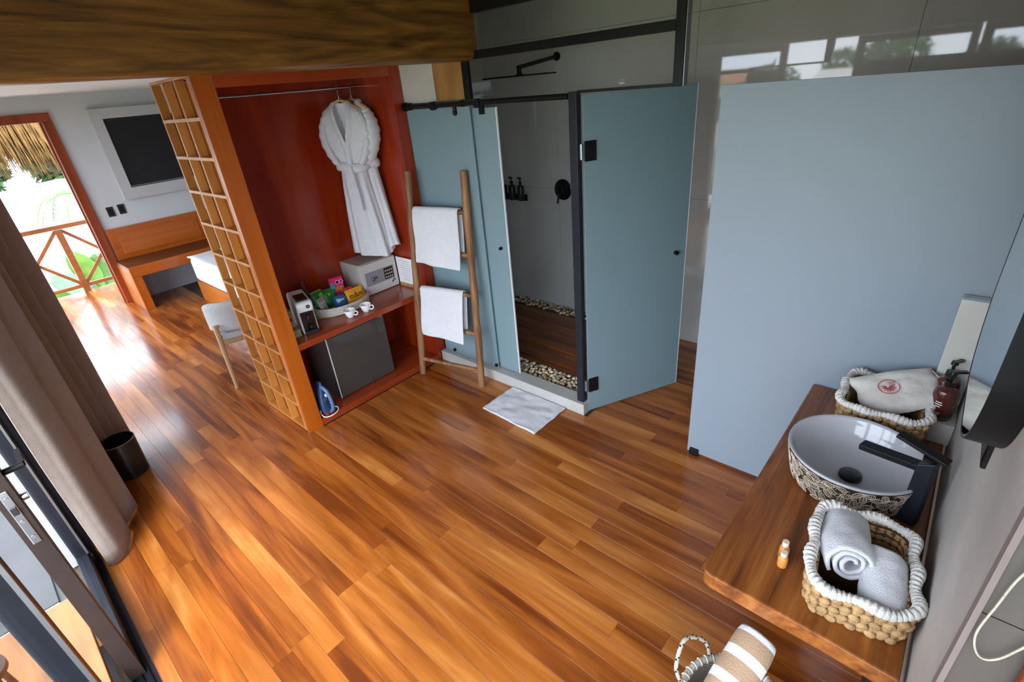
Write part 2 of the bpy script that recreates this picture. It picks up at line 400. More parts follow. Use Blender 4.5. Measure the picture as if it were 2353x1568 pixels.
def catmull(pts, n=8, closed=False):
    P = [Vector(p) for p in pts]; out = []; m = len(P)
    rng = range(m) if closed else range(m - 1)
    for i in rng:
        p0 = P[i - 1] if (closed or i > 0) else P[i]; p1 = P[i]; p2 = P[(i + 1) % m]
        p3 = P[(i + 2) % m] if (closed or i + 2 < m) else p2
        for k in range(n):
            t = k / n
            out.append(.5 * ((2 * p1) + (p2 - p0) * t + (2 * p0 - 5 * p1 + 4 * p2 - p3) * t * t + (3 * p1 - p0 - 3 * p2 + p3) * t ** 3))
    if not closed: out.append(P[-1])
    return out
def rrect(hx, hy, r, n=6):
    pts = []
    for cx, cy, a0 in ((hx - r, hy - r, 0), (-hx + r, hy - r, 90), (-hx + r, -hy + r, 180), (hx - r, -hy + r, 270)):
        for k in range(n + 1):
            a = R_(a0 + 90 * k / n); pts.append((cx + r * math.cos(a), cy + r * math.sin(a)))
    return pts
def resample(pts, n):
    P = [Vector((p[0], p[1], 0)) for p in pts]; P.append(P[0]); L = [0]
    for a, b in zip(P, P[1:]): L.append(L[-1] + (b - a).length)
    out = []; j = 0
    for k in range(n):
        d = L[-1] * k / n
        while L[j + 1] < d: j += 1
        t = (d - L[j]) / max(1e-9, L[j + 1] - L[j]); q = P[j].lerp(P[j + 1], t); tg = (P[j + 1] - P[j]).normalized()
        out.append((q.x, q.y, tg.x, tg.y))
    return out
def text(name, body, size, mat, parent, M, ext=.0004, align='CENTER'):
    cu = bpy.data.curves.new(name, 'FONT'); cu.body = body; cu.size = size; cu.extrude = ext; cu.align_x = align; cu.align_y = 'CENTER'
    cu.resolution_u = 2
    tmp = bpy.data.objects.new(name + '_t', cu); COL.objects.link(tmp)
    bpy.context.view_layer.update()
    me = bpy.data.meshes.new_from_object(tmp.evaluated_get(bpy.context.evaluated_depsgraph_get()))
    bpy.data.objects.remove(tmp); me.name = name
    me.materials.clear(); me.materials.append(MATS[mat])
    ob = bpy.data.objects.new(name, me); COL.objects.link(ob); ob.parent = parent; ob.matrix_local = M
    return ob
def frame(o, x, y):
    """matrix with origin o and local x,y axes"""
    x = Vector(x).normalized(); z = x.cross(Vector(y)).normalized(); y = z.cross(x)
    return Matrix(((x.x, y.x, z.x, o[0]), (x.y, y.y, z.y, o[1]), (x.z, y.z, z.z, o[2]), (0, 0, 0, 1)))

# ================================================================== THE SETTING
floor = tag(B('floor', -.30, 3.88, -2.0, 9.06, -.10, -.0135, 'mortar_bed'), kind='structure')
floor['label'] = 'varnished orange-brown hardwood plank floor'
PW = .0895
_pl = {}
def plank_mesh(ln, wd, mat):
    key = (round(ln, 3), round(wd, 4), mat)
    if key not in _pl:
        h = .013; c = .0005; a = wd / 2 - .0004; b = ln / 2 - .0004
        v = [(-a, -b, -h), (a, -b, -h), (a, b, -h), (-a, b, -h), (-a, -b, -c), (a, -b, -c), (a, b, -c), (-a, b, -c),
             (-a + c, -b + c, 0), (a - c, -b + c, 0), (a - c, b - c, 0), (-a + c, b - c, 0)]
        f = [(3, 2, 1, 0)] + [(i, (i + 1) % 4, 4 + (i + 1) % 4, 4 + i) for i in range(4)] + [(4 + i, 4 + (i + 1) % 4, 8 + (i + 1) % 4, 8 + i) for i in range(4)] + [(8, 9, 10, 11)]
        me = bpy.data.meshes.new('plank'); me.from_pydata(v, [], f); me.materials.append(MATS[mat]); _pl[key] = me
    return _pl[key]
def lay(x0, x1, y0, y1, par, mat='floor_wood', wd=PW, z=0.0, name='plank', lens=(1.2, 1.5, 1.8, 2.1)):
    rows = max(1, round((x1 - x0) / wd)); wd = (x1 - x0) / rows
    for i in range(rows):
        y = y0; first = True
        while y < y1 - .001:
            ln = random.choice(lens)
            if first: ln *= random.choice((.35, .55, .75, 1.0)); first = False
            if y1 - y - ln < .45: ln = y1 - y
            o = bpy.data.objects.new(name, plank_mesh(ln, wd, mat)); COL.objects.link(o); o.parent = par
            o.location = Vector((x0 + (i + .5) * wd, y + ln / 2, z)) - par.location; y += ln
lay(-.215, .86, -1.95, 7.80, floor)
lay(.86, 1.20, -.15, 7.80, floor)
lay(1.20, 2.36, -.15, 3.10, floor)
lay(1.20, 1.74, 3.77, 7.80, floor)
lay(2.36, 3.744, .25, 1.60, floor, lens=(1.6,))
lay(.10, 1.50, 7.80, 9.05, floor, lens=(1.3,))

# ---- walls
m = MB()
m.box(-.36, -.24, -2.0, 9.0, 2.225, 3.10); m.box(-.36, -.24, 3.10, 4.30, 0, 2.225); m.box(-.36, -.24, 7.55, 7.95, 0, 2.225)
tag(m.build('wall_left', 'plaster'), 'white plaster wall above the glazed side', kind='structure')
m = MB()
m.box(-.36, .22, 7.82, 7.96, 0, 3.1); m.box(1.10, 3.9, 7.82, 7.96, 0, 3.1); m.box(.22, 1.10, 7.82, 7.96, 2.16, 3.1)
tag(m.build('wall_back', 'plaster'), 'white plaster wall behind the television', kind='structure')
tag(B('wall_bedroom', 3.88, 3.98, 3.70, 7.96, 0, 3.1, 'plaster'), 'white plaster bedroom side wall', kind='structure')
tag(B('wall_shower', 2.42, 3.88, 3.60, 3.70, 0, 3.1, 'grey_stone'), 'grey stone end wall of the shower', kind='structure')
tag(B('wall_front', .89, 3.80, -.34, -.185, 0, 3.1, 'concrete'), 'beige concrete wall behind the wash basin', kind='structure')
tag(B('wall_rear', -.36, 1.0, -2.15, -2.0, 0, 3.1, 'plaster'), 'white plaster wall at the entrance', kind='structure')
tag(B('trim_2', .866, .892, -.189, -.180, 0, 3.1, 'edge_strip'), 'pale plaster edge strip at the wall corner', kind='structure')
# stone-clad wall: each slab is a piece
wr = tag(B('wall_right', 3.765, 3.88, -.34, 3.70, -.1, 3.1, 'grout'), 'polished dark grey stone wall of the shower', kind='structure')
ys = [-.33, .40, 1.60, 2.80, 3.60]
for a, b in zip(ys, ys[1:]):
    for z0, z1 in ((0, 1.2), (1.2, 2.4), (2.4, 3.08)):
        t_ = B('stone_slab', 3.745, 3.768, a + .001, b - .001, z0 + .001, z1 - .001, 'grey_stone'); t_.location -= wr.location; t_.parent = wr
we = tag(B('wall_entry', .885, 1.0, -2.0, -.187, 0, 3.1, 'grout'), 'taupe stone tiled return wall', kind='structure')
for j in range(3):
    for k in range(5):
        y1 = -.19 - j * .6; t_ = B('wall_tile', .87, .888, max(-2, y1 - .597), y1, .05 + k * .6, .05 + k * .6 + .597, 'taupe_stone')
        t_.location -= we.location; t_.parent = we
# plaster and wooden board above the shower rail
tag(B('wall_header', 2.415, 2.455, 2.772, 3.60, 2.025, 3.05, 'pale_stone'), 'veined pale stone strip above the shower rail', kind='structure')
tag(B('trim_3', 2.413, 2.455, 2.49, 2.770, 2.03, 3.05, 'plank_wood'), 'upright wooden board above the shower rail', kind='structure')
# ---- ceilings and the great beam
m = MB(); m.box(-.36, 3.9, -2.15, 2.50, 3.05, 3.15); m.box(2.36, 3.9, 2.5, 3.7, 3.05, 3.15); m.box(-.36, 2.40, 2.50, 7.96, 2.41, 2.50); m.box(2.4, 3.98, 3.7, 7.96, 2.41, 2.5)
tag(m.build('ceiling', 'ceiling_paint'), 'white ceiling', kind='structure')
bm_ = MB()
def beamf(u, v):
    x = -.24 + u * 2.645; prof = [(2.350, 3.05), (2.348, 2.70), (2.346, 2.45), (2.345, 2.30), (2.352, 2.245), (2.385, 2.232), (2.44, 2.230), (2.495, 2.232), (2.50, 2.28), (2.50, 3.05)]
    k = v * (len(prof) - 1); i = min(int(k), len(prof) - 2); t = k - i
    y = prof[i][0] * (1 - t) + prof[i + 1][0] * t; z = prof[i][1] * (1 - t) + prof[i + 1][1] * t
    if z < 2.4: z += .006 * noise.noise((x * 1.3, 3.1, 0)); 
    y += .004 * noise.noise((x * 1.7, z * 3, 2.0))
    return (x, y, z)
bm_.grid(beamf, 40, 19)
n_ = len(bm_.v); bm_.f.append(tuple(range(39 * 19, 40 * 19))); bm_.mi.append(0); bm_.f.append(tuple(reversed(range(0, 19)))); bm_.mi.append(0)
tag(bm_.build('ceiling_beam', 'beam_wood', smooth=50), 'massive golden-brown timber beam under the ceiling', 'beam')

# ---- doorway in the back wall
d1 = struct('door_1', 'reddish wooden frame of the balcony doorway')
for x0, x1 in ((1.095, 1.185), (.135, .225)):
    B('door_jamb', x0, x1, 7.785, 7.97, 0, 2.15, 'trim_wood', d1, bevel=.006)
B('door_head', .135, 1.185, 7.785, 7.97, 2.15, 2.24, 'trim_wood', d1, bevel=.006)
B('door_stop', 1.080, 1.097, 7.86, 7.90, 0, 2.15, 'trim_wood', d1)

# ---- glazed side: frames and panes in the plane of the left wall
def leaf(name, label, y0, y1, z0=.012, z1=2.222, st=.075, mat='navy_black', lock=False):
    d = struct(name, label)
    x0, x1 = -.265, -.215
    B('stile', x0, x1, y0, y0 + st, z0, z1, mat, d, bevel=.004); B('stile', x0, x1, y1 - st, y1, z0, z1, mat, d, bevel=.004)
    B('bottom_rail', x0, x1, y0 + st, y1 - st, z0, z0 + .11, mat, d, bevel=.004); B('top_rail', x0, x1, y0 + st, y1 - st, z1 - .075, z1, mat, d, bevel=.004)
    B('bead', x1 - .003, x1 + .006, y1 - st - .012, y1 - st, z0 + .11, z1 - .075, 'steel_grey', d)
    B('pane', -.245, -.237, y0 + st, y1 - st, z0 + .11, z1 - .075, 'clear_glass', d)
    return d
dA = leaf('door_2', 'dark framed glass door leaf with a lock plate on its edge', 2.13, 3.06, mat='navy_black')
B('edge_cover', -.267, -.213, 2.122, 2.13, .012, 2.222, 'dark_brown_metal', dA, bevel=.001)
lp = B('lock_plate', -.252, -.228, 2.1185, 2.1225, .83, 1.06, 'chrome', dA, bevel=.002)
for k, zz in enumerate((.86, .93, 1.03)):
    MB().cyl((-.240, 2.119, zz), (-.240, 2.1165, zz), .006).build('screw', 'steel_grey', dA, smooth=40)
B('lock_bolt', -.248, -.232, 2.110, 2.119, .965, .995, 'dark_plastic', dA, bevel=.001)
lk = MB(); lk.cyl((-.214, 2.17, 1.10), (-.160, 2.17, 1.10), .011); lk.bar((-.165, 2.175, 1.10), (-.165, 2.29, 1.10), .016, .02); lk.build('lock_handle', 'black_metal', dA, smooth=40)
lk = MB(); lk.cyl((-.214, 2.17, .99), (-.195, 2.17, .99), .014); lk.build('lock_cylinder', 'chrome', dA, smooth=40)
leaf('door_3', 'dark framed glass door leaf slid back towards the entrance', .30, 1.38)
leaf('window_1', 'dark framed glass panel near the entrance', -.80, .28)
leaf('window_2', 'dark framed glass panel at the entrance end', -1.98, -.82)
leaf('window_3', 'dark framed bedroom window panel', 4.32, 5.90); leaf('window_4', 'dark framed bedroom window panel by the balcony', 5.92, 7.53)
tr_ = struct('trim_1', 'black metal floor track of the glass doors')
B('track', -.275, -.185, -1.98, 3.10, -.0135, .010, 'navy_black', tr_)
for k in range(3): B('track_rib', -.262 + k * .028, -.256 + k * .028, -1.98, 3.10, .010, .022, 'black_metal', tr_)
tb = MB(); tb.box(-.205, -.185, 3.02, 3.10, .01, 2.22); tb.build('jamb', 'navy_black', tr_)

# ================================================================== SHOWER AND TOILET ENCLOSURE
kerb = tag(B('shower_kerb', 2.355, 2.472, 1.625, 3.10, 0, .088, 'kerb_stone', bevel=.004), 'pale stone kerb along the shower front', 'kerb')
# pebbles: two beds between kerb, slatted deck and wall
pm = []
for nm_ in ('pebble', 'pebble_pale', 'pebble_tan', 'pebble_grey', 'pebble_pale'):
    for q in range(2):
        e = MB(); e.ell((0, 0, 0), (1, .78, .58), 7, 5, jit=.09); o = e.build('pebble', nm_, smooth=80, origin=(0, 0, 0)); pm.append(o)
def pebbles(bed, x0, x1, y0, y1, n, z, s0, s1):
    pts = []; tries = 0
    while len(pts) < n and tries < 20000:
        tries += 1; p = (random.uniform(x0, x1), random.uniform(y0, y1)); s = random.uniform(s0, s1)
        if all((p[0] - q[0]) ** 2 + (p[1] - q[1]) ** 2 > (.72 * (s + q[2])) ** 2 for q in pts): pts.append((*p, s))
    for x, y, s in pts:
        src = random.choice(pm); c = src.copy(); c.name = 'pebble'; COL.objects.link(c); c.parent = bed
        c.location = Vector((x, y, z + random.uniform(-.006, .012))) - bed.location
        c.rotation_euler = (random.uniform(-.3, .3), random.uniform(-.3, .3), random.uniform(0, 6.28)); c.scale = (s, s, s)
bd1 = tag(B('pebble_bed', 2.473, 2.676, 1.66, 2.90, -.013, .040, 'mortar_bed'), 'bed of rounded river pebbles behind the shower kerb', 'pebbles')
pebbles(bd1, 2.490, 2.662, 1.69, 2.60, 190, .054, .014, .026)
bd2 = tag(B('pebble_bed', 3.60, 3.744, 1.9, 3.598, -.013, .018, 'mortar_bed'), 'bed of rounded river pebbles along the shower back wall', 'pebbles')
pebbles(bd2, 3.612, 3.735, 2.30, 3.58, 110, .030, .015, .026)
for o in pm: bpy.data.objects.remove(o)
deck = thing('shower_deck', 'dark wooden slatted shower floor between the pebble beds', 'shower floor', (2.68, 1.66, -.0135))
xx = 2.680
for k in range(9):
    wd = .1005
    B('slat', xx - 2.68, xx - 2.68 + wd - .004, 0, 1.935, .004, .034 + (.012 if k in (1, 3) else 0) + random.uniform(0, .003), 'deck_wood', deck, bevel=.002); xx += wd + .0015
for yy in (.2, 1.0, 1.8): B('batten', 0, .915, yy, yy + .05, 0, .004, 'deck_wood', deck)

pf = thing('fixed_screen', 'frosted glass shower screen behind the towel ladder', 'glass screen', (2.405, 2.76, .088))
B('pane', -.005, .005, -.30, .325, .006, 1.90, 'frosted_glass', pf, bevel=.001)
for yy in (-.285, .20):
    cl = MB(); cl.cyl((-.018, yy, .03), (.018, yy, .03), .014); cl.build('clamp', 'black_metal', pf, smooth=40)
ps = thing('sliding_screen', 'sliding frosted glass shower door with small black knob', 'shower door', (2.432, 2.56, .088))
B('pane', -.005, .005, -.295, .33, .010, 1.885, 'frosted_glass', ps, bevel=.001)
B('edge_strip', -.006, .006, -.301, -.295, .010, 1.885, 'white_gloss', ps)
kn = MB(); kn.cyl((-.024, -.235, 1.0), (.026, -.235, 1.0), .011); kn.build('knob', 'black_metal', ps, smooth=40)
for yy in (-.19, .22):
    rl = MB(); rl.cyl((-.062, yy, 1.915), (-.026, yy, 1.915), .026); rl.bar((-.016, yy, 1.85), (-.016, yy, 1.93), .022, .03, up=(0, 1, 0)); rl.build('roller', 'black_metal', ps, smooth=40)
ra = thing('shower_rail', 'black round sliding rail above the frosted shower screen', 'rail', (2.392, 3.06, 1.985))
MB().tube([(0, .02, .022), (0, -1.36, .022)], .0155, 14).build('rod', 'black_metal', ra, smooth=40)
fl = MB(); fl.cyl((0, .034, .022), (0, .008, .022), .028); fl.build('wall_flange', 'black_metal', ra, smooth=40)
for yy, rr in ((-.028, .023), (-.55, .020)):
    st = MB(); st.cyl((0, yy + .014, .022), (0, yy - .014, .022), rr); st.build('stop_ring', 'black_metal', ra, smooth=40)
dn = MB(); dn.cyl((0, -.475, .012), (0, -.475, -.028), .013, .013); dn.ell((0, -.475, -.03), (.017, .017, .017), 10, 8); dn.build('bumper', 'black_metal', ra, smooth=60)
fr = thing('steel_frame', 'black steel post and transom frame of the shower front', 'frame', (2.40, 1.665, .088))
B('post', -.02, .022, -.022, .030, 0, 1.940, 'navy_black', fr, bevel=.003)
B('sill_bar', -.012, .012, -.545, -.022, 1.930, 1.944, 'black_metal', fr)
B('transom', -.02, .02, -.545, .70, 2.148, 2.190, 'black_metal', fr, bevel=.003)
B('upper_transom', -.02, .02, -.545, .83, 2.372, 2.45, 'black_metal', fr, bevel=.003)
B('mullion', -.02, .02, -.590, -.545, 1.930, 2.96, 'black_metal', fr, bevel=.003)
B('mullion_edge', -.022, .018, -.598, -.5945, 1.930, 2.96, 'steel_grey', fr)
B('short_post', -.004, .028, .775, .822, 1.935, 2.37, 'black_metal', fr, bevel=.003)
hd = thing('hinged_screen', 'frosted glass toilet door standing open on black hinges', 'glass door', (2.405, 1.632, .012), math.atan2(1.295 - 1.632, 3.067 - 2.405))
B('pane', .010, .746, -.005, .005, 0, 1.995, 'frosted_glass', hd, bevel=.001)
B('edge_strip', .746, .751, -.005, .005, 0, 1.995, 'white_gloss', hd)
for zz in (.155, 1.665):
    h = B('hinge', .012, .085, -.014, .014, zz, zz + .105, 'black_metal', hd, bevel=.002)
    h2 = MB(); h2.cyl((-.002, 0, zz + .012), (-.002, 0, zz + .093), .011); h2.build('hinge_pin', 'steel_grey', hd, smooth=40)
kn = MB(); kn.cyl((.665, -.028, 1.02), (.665, .028, 1.02), .013); kn.build('knob', 'black_metal', hd, smooth=40)
bp_ = thing('frosted_partition', 'tall pale frosted glass partition behind the vanity', 'glass partition', (2.412, .36, 0))
B('pane', -.006, .006, -.535, .545, .014, 2.01, 'frosted_pale', bp_, bevel=.001)
for yy in (.475,): B('clamp', -.022, .022, yy, yy + .052, 0, .045, 'black_metal', bp_, bevel=.002)

# shower fittings on the stone wall
sh = thing('rain_shower', 'flat square black rain shower head on a wall arm', 'shower head', (3.744, 2.76, 2.25))
ar = MB(); ar.cyl((0, 0, 0), (-.012, 0, 0), .032); ar.bar((-.01, 0, 0), (-.50, 0, -.060), .026, .026); ar.build('arm', 'black_metal', sh, smooth=40)
ar = MB(); ar.cyl((-.485, 0, -.06), (-.485, 0, -.108), .018); ar.cyl((-.485, 0, -.104), (-.485, 0, -.112), .03); ar.build('swivel', 'black_metal', sh, smooth=40)
B('head_plate', -.685, -.285, -.20, .20, -.121, -.111, 'black_metal', sh, bevel=.002)
nz_ = MB()
for i in range(9):
    for j in range(9): nz_.cyl((-.645 + i * .04, -.16 + j * .04, -.121), (-.645 + i * .04, -.16 + j * .04, -.126), .004, seg=5)
o = nz_.build('nozzles', 'steel_grey', sh); o['kind'] = 'stuff'
va = thing('shower_valve', 'round black shower mixer plate with lever', 'shower valve', (3.744, 2.745, 1.20))
MB().lathe([(.0, 0), (.088, 0), (.092, .006), (.092, .012), (.086, .016)], 32, M=Matrix.Rotation(R_(-90), 4, 'Y')).build('plate', 'black_gloss', va, smooth=40)
MB().lathe([(.0, .014), (.036, .014), (.036, .055), (.030, .060)], 20, M=Matrix.Rotation(R_(-90), 4, 'Y')).build('knob', 'black_metal', va, smooth=40)
MB().bar((-.045, .02, -.02), (-.052, .035, -.115), .022, .014).build('lever', 'black_metal', va)
disp = thing('soap_dispenser', '', 'dispenser', (3.744, 3.21, 1.08), 0, 'black wall dispensers in the shower')
B('bracket', -.02, 0, -.035, .035, -.01, .05, 'black_metal', disp)
bt = MB(); bt.lathe([(.028, 0), (.033, .006), (.033, .12), (.028, .135), (.012, .143), (.012, .155)], 16, c=(-.053, 0, 0)); bt.build('bottle', 'dark_plastic', disp, smooth=40)
bt = MB(); bt.cyl((-.053, 0, .155), (-.053, 0, .172), .014); bt.cyl((-.053, 0, .172), (-.053, 0, .205), .005); bt.bar((-.053, -.008, .205), (-.053, .032, .207), .016, .010); bt.build('pump', 'black_metal', disp, smooth=40)
def copy_tree(o, parent=None):
    c = o.copy(); COL.objects.link(c); c.parent = parent
    for ch in list(o.children): copy_tree(ch, c)
    return c
disp['label'] = 'black pump dispenser on the shower wall, nearest the round valve'
d2 = copy_tree(disp); d2.location.y = 3.32; d2['label'] = 'black pump dispenser on the shower wall, middle of three'
d3 = copy_tree(disp); d3.location.y = 3.43; d3['label'] = 'black pump dispenser on the shower wall, nearest the sliding screen'

# ================================================================== WARDROBE
WX, WY = 1.085, 3.107
wd_ = thing('wardrobe', 'tall reddish wooden open wardrobe with lattice side', 'wardrobe', (WX, WY, 0))
def wb(name, x0, x1, y0, y1, z0, z1, mat, bevel=.002, par=wd_): return B(name, x0 - WX, x1 - WX, y0 - WY, y1 - WY, z0, z1, mat, par, bevel=bevel)
wb('front_post', 1.087, 1.197, 3.107, 3.140, 0, 2.28, 'orange_wood')
wb('right_post', 2.322, 2.408, 3.107, 3.150, 0, 2.28, 'red_wood')
wb('back_panel', 1.197, 2.40, 3.715, 3.735, 0, 2.28, 'red_wood')
wb('side_panel', 2.322, 2.345, 3.150, 3.715, 0, 2.28, 'red_wood')
wb('inner_panel', 1.139, 1.199, 3.140, 3.552, 0.0, 2.24, 'orange_wood')
wb('top_panel', 1.199, 2.322, 3.140, 3.715, 2.24, 2.262, 'red_wood_h')
wb('top_rail', 1.197, 2.322, 3.109, 3.138, 2.205, 2.28, 'red_wood_h')
wb('shelf', 1.199, 2.322, 3.112, 3.715, .617, .662, 'red_wood_h', .003)
wb('base', 1.199, 2.322, 3.112, 3.715, 0, .055, 'red_wood_h', .003)
rod = MB(); rod.tube([(.114, .335, 2.165), (1.237, .335, 2.165)], .016, 14, flat=.6); rod.build('hanging_rod', 'chrome', wd_, smooth=50)
# lattice side: uprights and crossbars, each a piece
for yy in (3.142, 3.343, 3.540, 3.738):
    wb('lattice_upright', 1.087, 1.137, yy, yy + .020, .02, 2.26, 'lattice_wood', .0015)
n_rows = 11
for k in range(n_rows + 1):
    z = .008 + (2.262 - .008) * k / n_rows
    wb('lattice_bar', 1.0855, 1.136, 3.141, 3.757, z, z + .018 if k < n_rows else z + .014, 'lattice_wood', .0015)
wb('outlet_plate', 1.132, 1.139, 3.39, 3.47, 1.09, 1.21, 'steel_grey', .002)

# ================================================================== LADDER, TOWELS, MAT
LB = [Vector((2.102, 3.062, 0)), Vector((2.232, 2.497, 0))]; LT = [Vector((2.285, 3.040, 1.60)), Vector((2.372, 2.555, 1.605))]
lad = thing('towel_ladder', 'rustic wooden towel ladder leaning beside the shower', 'ladder', (2.17, 2.78, 0))
lo = Vector((2.17, 2.78, 0))
for a, b in zip(LB, LT):
    r = MB(); n = 14; P = [a.lerp(b, k / n) + Vector((.006 * noise.noise((k * .5, a.y, 0)), .006 * noise.noise((k * .5, a.y, 5)), 0)) - lo for k in range(n + 1)]
    P[0].z = .0
    r.tube(P, [.0275 + .003 * noise.noise((k * .8, a.y * 3, 1)) for k in range(n + 1)], 10); r.build('rail', 'ladder_wood', lad, smooth=50)
RT = [.83, .645, .46, .275, .085]
def rung(t): return LB[0].lerp(LT[0], t), LB[1].lerp(LT[1], t)
for t in RT:
    a, b = rung(t); e = (b - a) * .02
    MB().tube([a - lo - e, a.lerp(b, .5) - lo + Vector((0, 0, random.uniform(-.004, .004))), b - lo + e], .0165, 9, flat=1.0).build('rung', 'ladder_wood', lad, smooth=50)
def hung_towel(name, label, t, u0, u1, front, back):
    a, b = rung(t); A = a.lerp(b, u0); Bp = a.lerp(b, u1); ax = (Bp - A); wdt = ax.length; ax.normalize()
    n_ = ax.cross(Vector((0, 0, 1))).normalized()    # toward the room (-x)
    if n_.x > 0: n_ = -n_
    mbt = MB(); r = .023; prof = []
    for k in range(13): prof.append((r + .008 - .02 * (1 - k / 12) * .0, -front + front * k / 13))
    for k in range(9):
        an = math.pi * k / 8; prof.append(((r + .004) * math.cos(an), (r + .004) * math.sin(an)))
    for k in range(1, 11): prof.append((-(r + .006) , -back * k / 10))
    npf = len(prof)
    def f(u, v):
        i = min(int(round(v * (npf - 1))), npf - 1); d, z = prof[i]
        k = max(0, -z) / front
        w_ = .010 * math.sin(u * 7 + 1.5 * z * 6 + t * 9) * k + .012 * noise.noise((u * 2.2, z * 5, t * 7))
        dz = .012 * noise.noise((u * 3, 4.0, t * 5)) * k - (.03 * (u - .5) * k if front > .3 else 0)
        # ladder leans: cloth hangs plumb, drifting to the room side
        return A + ax * (u * wdt + .012 * k * math.sin(t * 40 + z * 6)) + n_ * (d + .125 * max(0, -z) + (w_ if d > 0 else 0)) + Vector((0, 0, z + dz))
    mbt.grid(f, 22, npf)
    o = mbt.build(name, 'towel_white', smooth=60, solid=.009, sub=1)
    tag(o, label, 'towel', 'white towels on the wooden ladder')
    return o
hung_towel('hand_towel', 'upper white towel folded over the wooden ladder', RT[0], .07, .88, .39, .30)
hung_towel('hand_towel', 'lower white towel folded over the wooden ladder', RT[2], .10, .84, .37, .28)
mb = MB()
def matf(u, v):
    x = 2.000 + (u) * .350 + .022 * (v - .5) * (1 - u); y = 1.775 + v * .500
    e = min(u, 1 - u, v, 1 - v); z = .006 + .004 * noise.noise((u * 7, v * 7, 1)) + .0035 * math.sin(u * 9 + v * 11 + 3 * noise.noise((u * 3, v * 3, 0))) * (e > .02)
    x += .006 * noise.noise((v * 4, u, 3)) * (u < .05); y += .006 * noise.noise((u * 4, v, 5))
    return (x, y, z + .003)
mb.grid(matf, 36, 44)
tag(mb.build('bath_mat', 'towel_white', smooth=60, solid=.008), 'white towelling bath mat on the floor before the shower', 'bath mat')

# ================================================================== ROBES AND HANGERS
def hanger(label, x, rz):
    h = thing('coat_hanger', label, 'hanger', (x, 3.442, 2.165), rz, 'hangers on the wardrobe rod')
    hk = MB(); P = [(0, 0, -.075)] + [(0.0, 0, -.05)] + [(0, .018 * math.cos(a), .004 + .018 * math.sin(a)) for a in [R_(k) for k in range(-80, 200, 25)]]
    # hook loop stands across the rod
    hk.tube(P, .0022, 6); hk.build('hook', 'chrome', h, smooth=60)
    bd = MB(); bd.tube([(-.14, 0, -.150), (-.09, 0, -.118), (-.04, 0, -.088), (0, 0, -.075), (.04, 0, -.088), (.09, 0, -.118), (.14, 0, -.150)], [.010, .014, .017, .018, .017, .014, .010], 10, flat=.6)
    bd.build('bar', 'hanger_wood', h, smooth=60)
    return h
def robe(label, x, rz, seed, tail):
    r = thing('bathrobe', label, 'bathrobe', (x, 3.442, 2.165), rz, 'white bathrobes on hangers'); r.scale = (.88, 1, 1)
    prof = [(-.095, .050, .034, 0), (-.12, .110, .042, 0), (-.155, .158, .050, 0), (-.22, .188, .058, 0), (-.30, .198, .066, 0), (-.37, .186, .068, .0), (-.43, .150, .064, 0), (-.485, .112, .058, 0), (-.52, .104, .056, 0),
            (-.56, .110, .058, 0), (-.66, .125, .064, .0), (-.80, .140, .070, .006), (-.95, .155, .076, .012), (-1.08, .168, .080, .018), (-1.15, .175, .082, .022)]
    zs = [p[0] for p in prof]
    def at(z):
        for i in range(len(prof) - 1):
            if z <= prof[i][0] and z >= prof[i + 1][0]:
                t = (prof[i][0] - z) / (prof[i][0] - prof[i + 1][0]); return [prof[i][k] * (1 - t) + prof[i + 1][k] * t for k in range(4)]
        return list(prof[-1])
    m = MB(); nz2 = 60; na = 96
    def f(u, v):
        z = -.095 - v * (1.055 + tail)
        zz, hw, hd_, cx = at(max(-1.15, z)); a = 2 * math.pi * u
        fold = 0
        if z < -.5: k = min(1, (-.5 - z) / .35); fold = k * (.16 * math.sin(a * 6 + seed) + .09 * math.sin(a * 11 + seed * 2 + z * 2))
        else: fold = .05 * math.sin(a * 3 + seed + z * 7)
        fold += .10 * noise.noise((math.cos(a) * 1.5, math.sin(a) * 1.5 + seed, z * 4))
        ca = math.copysign(abs(math.cos(a)) ** .85, math.cos(a)); sa = math.copysign(abs(math.sin(a)) ** .85, math.sin(a))
        dz = .02 * math.sin(a * 2 + seed) * (v ** 3)
        X = cx + hw * ca * (1 + .25 * fold); Y = hd_ * sa * (1 + 1.1 * fold)
        vw = .062 * (1 - (-.095 - z) / .27)
        if sa < 0 and abs(X) < vw: Y = .018
        return (X, Y, z + dz)
    m.grid(f, na, nz2, cu=True)
    m.build('body', 'robe_white', r, smooth=70)
    # sleeves hang folded at the sides
    for s in (-1, 1):
        sl = MB(); P = [(s * .125, .0, -.160), (s * .165, -.010, -.22), (s * .178, -.026, -.32), (s * .140, -.044, -.43), (s * .090, -.055, -.50)]
        sl.tube(catmull(P, 6), [.034 + .020 * math.sin(math.pi * k / 24) + .006 * math.sin(k * 1.9 + seed) for k in range(25)], 14, flat=.62); sl.build('sleeve', 'robe_white', r, smooth=70)
    # shawl collar
    for s in (-1, 1):
        cl = MB(); P = [(s * .030, .030, -.085), (s * .064, -.005, -.098), (s * .070, -.048, -.16), (s * .050, -.066, -.26), (s * .016, -.072, -.37), (-.004, -.066, -.49)]
        cl.tube(catmull(P, 6), [.026] * 12 + [.028] * 10 + [.024] * 9, 10, flat=.42); cl.build('collar', 'robe_white', r, smooth=70)
    bl = MB(); bl.tube([(.118 * math.cos(a), .071 * math.sin(a) - .002, -.512 + .012 * math.sin(a * 2 + seed)) for a in [2 * math.pi * k / 40 for k in range(40)]], .022, 10, closed=True, flat=1.5)
    bl.build('belt', 'robe_white', r, smooth=70)
    kt = MB(); kt.tube(catmull([(.01, -.088, -.505), (.02, -.094, -.57), (.03, -.088, -.70), (.034, -.090, -.82)], 5), [.018] * 5 + [.015] * 11, 8, flat=.5); kt.build('belt_end', 'robe_white', r, smooth=70)
    return r
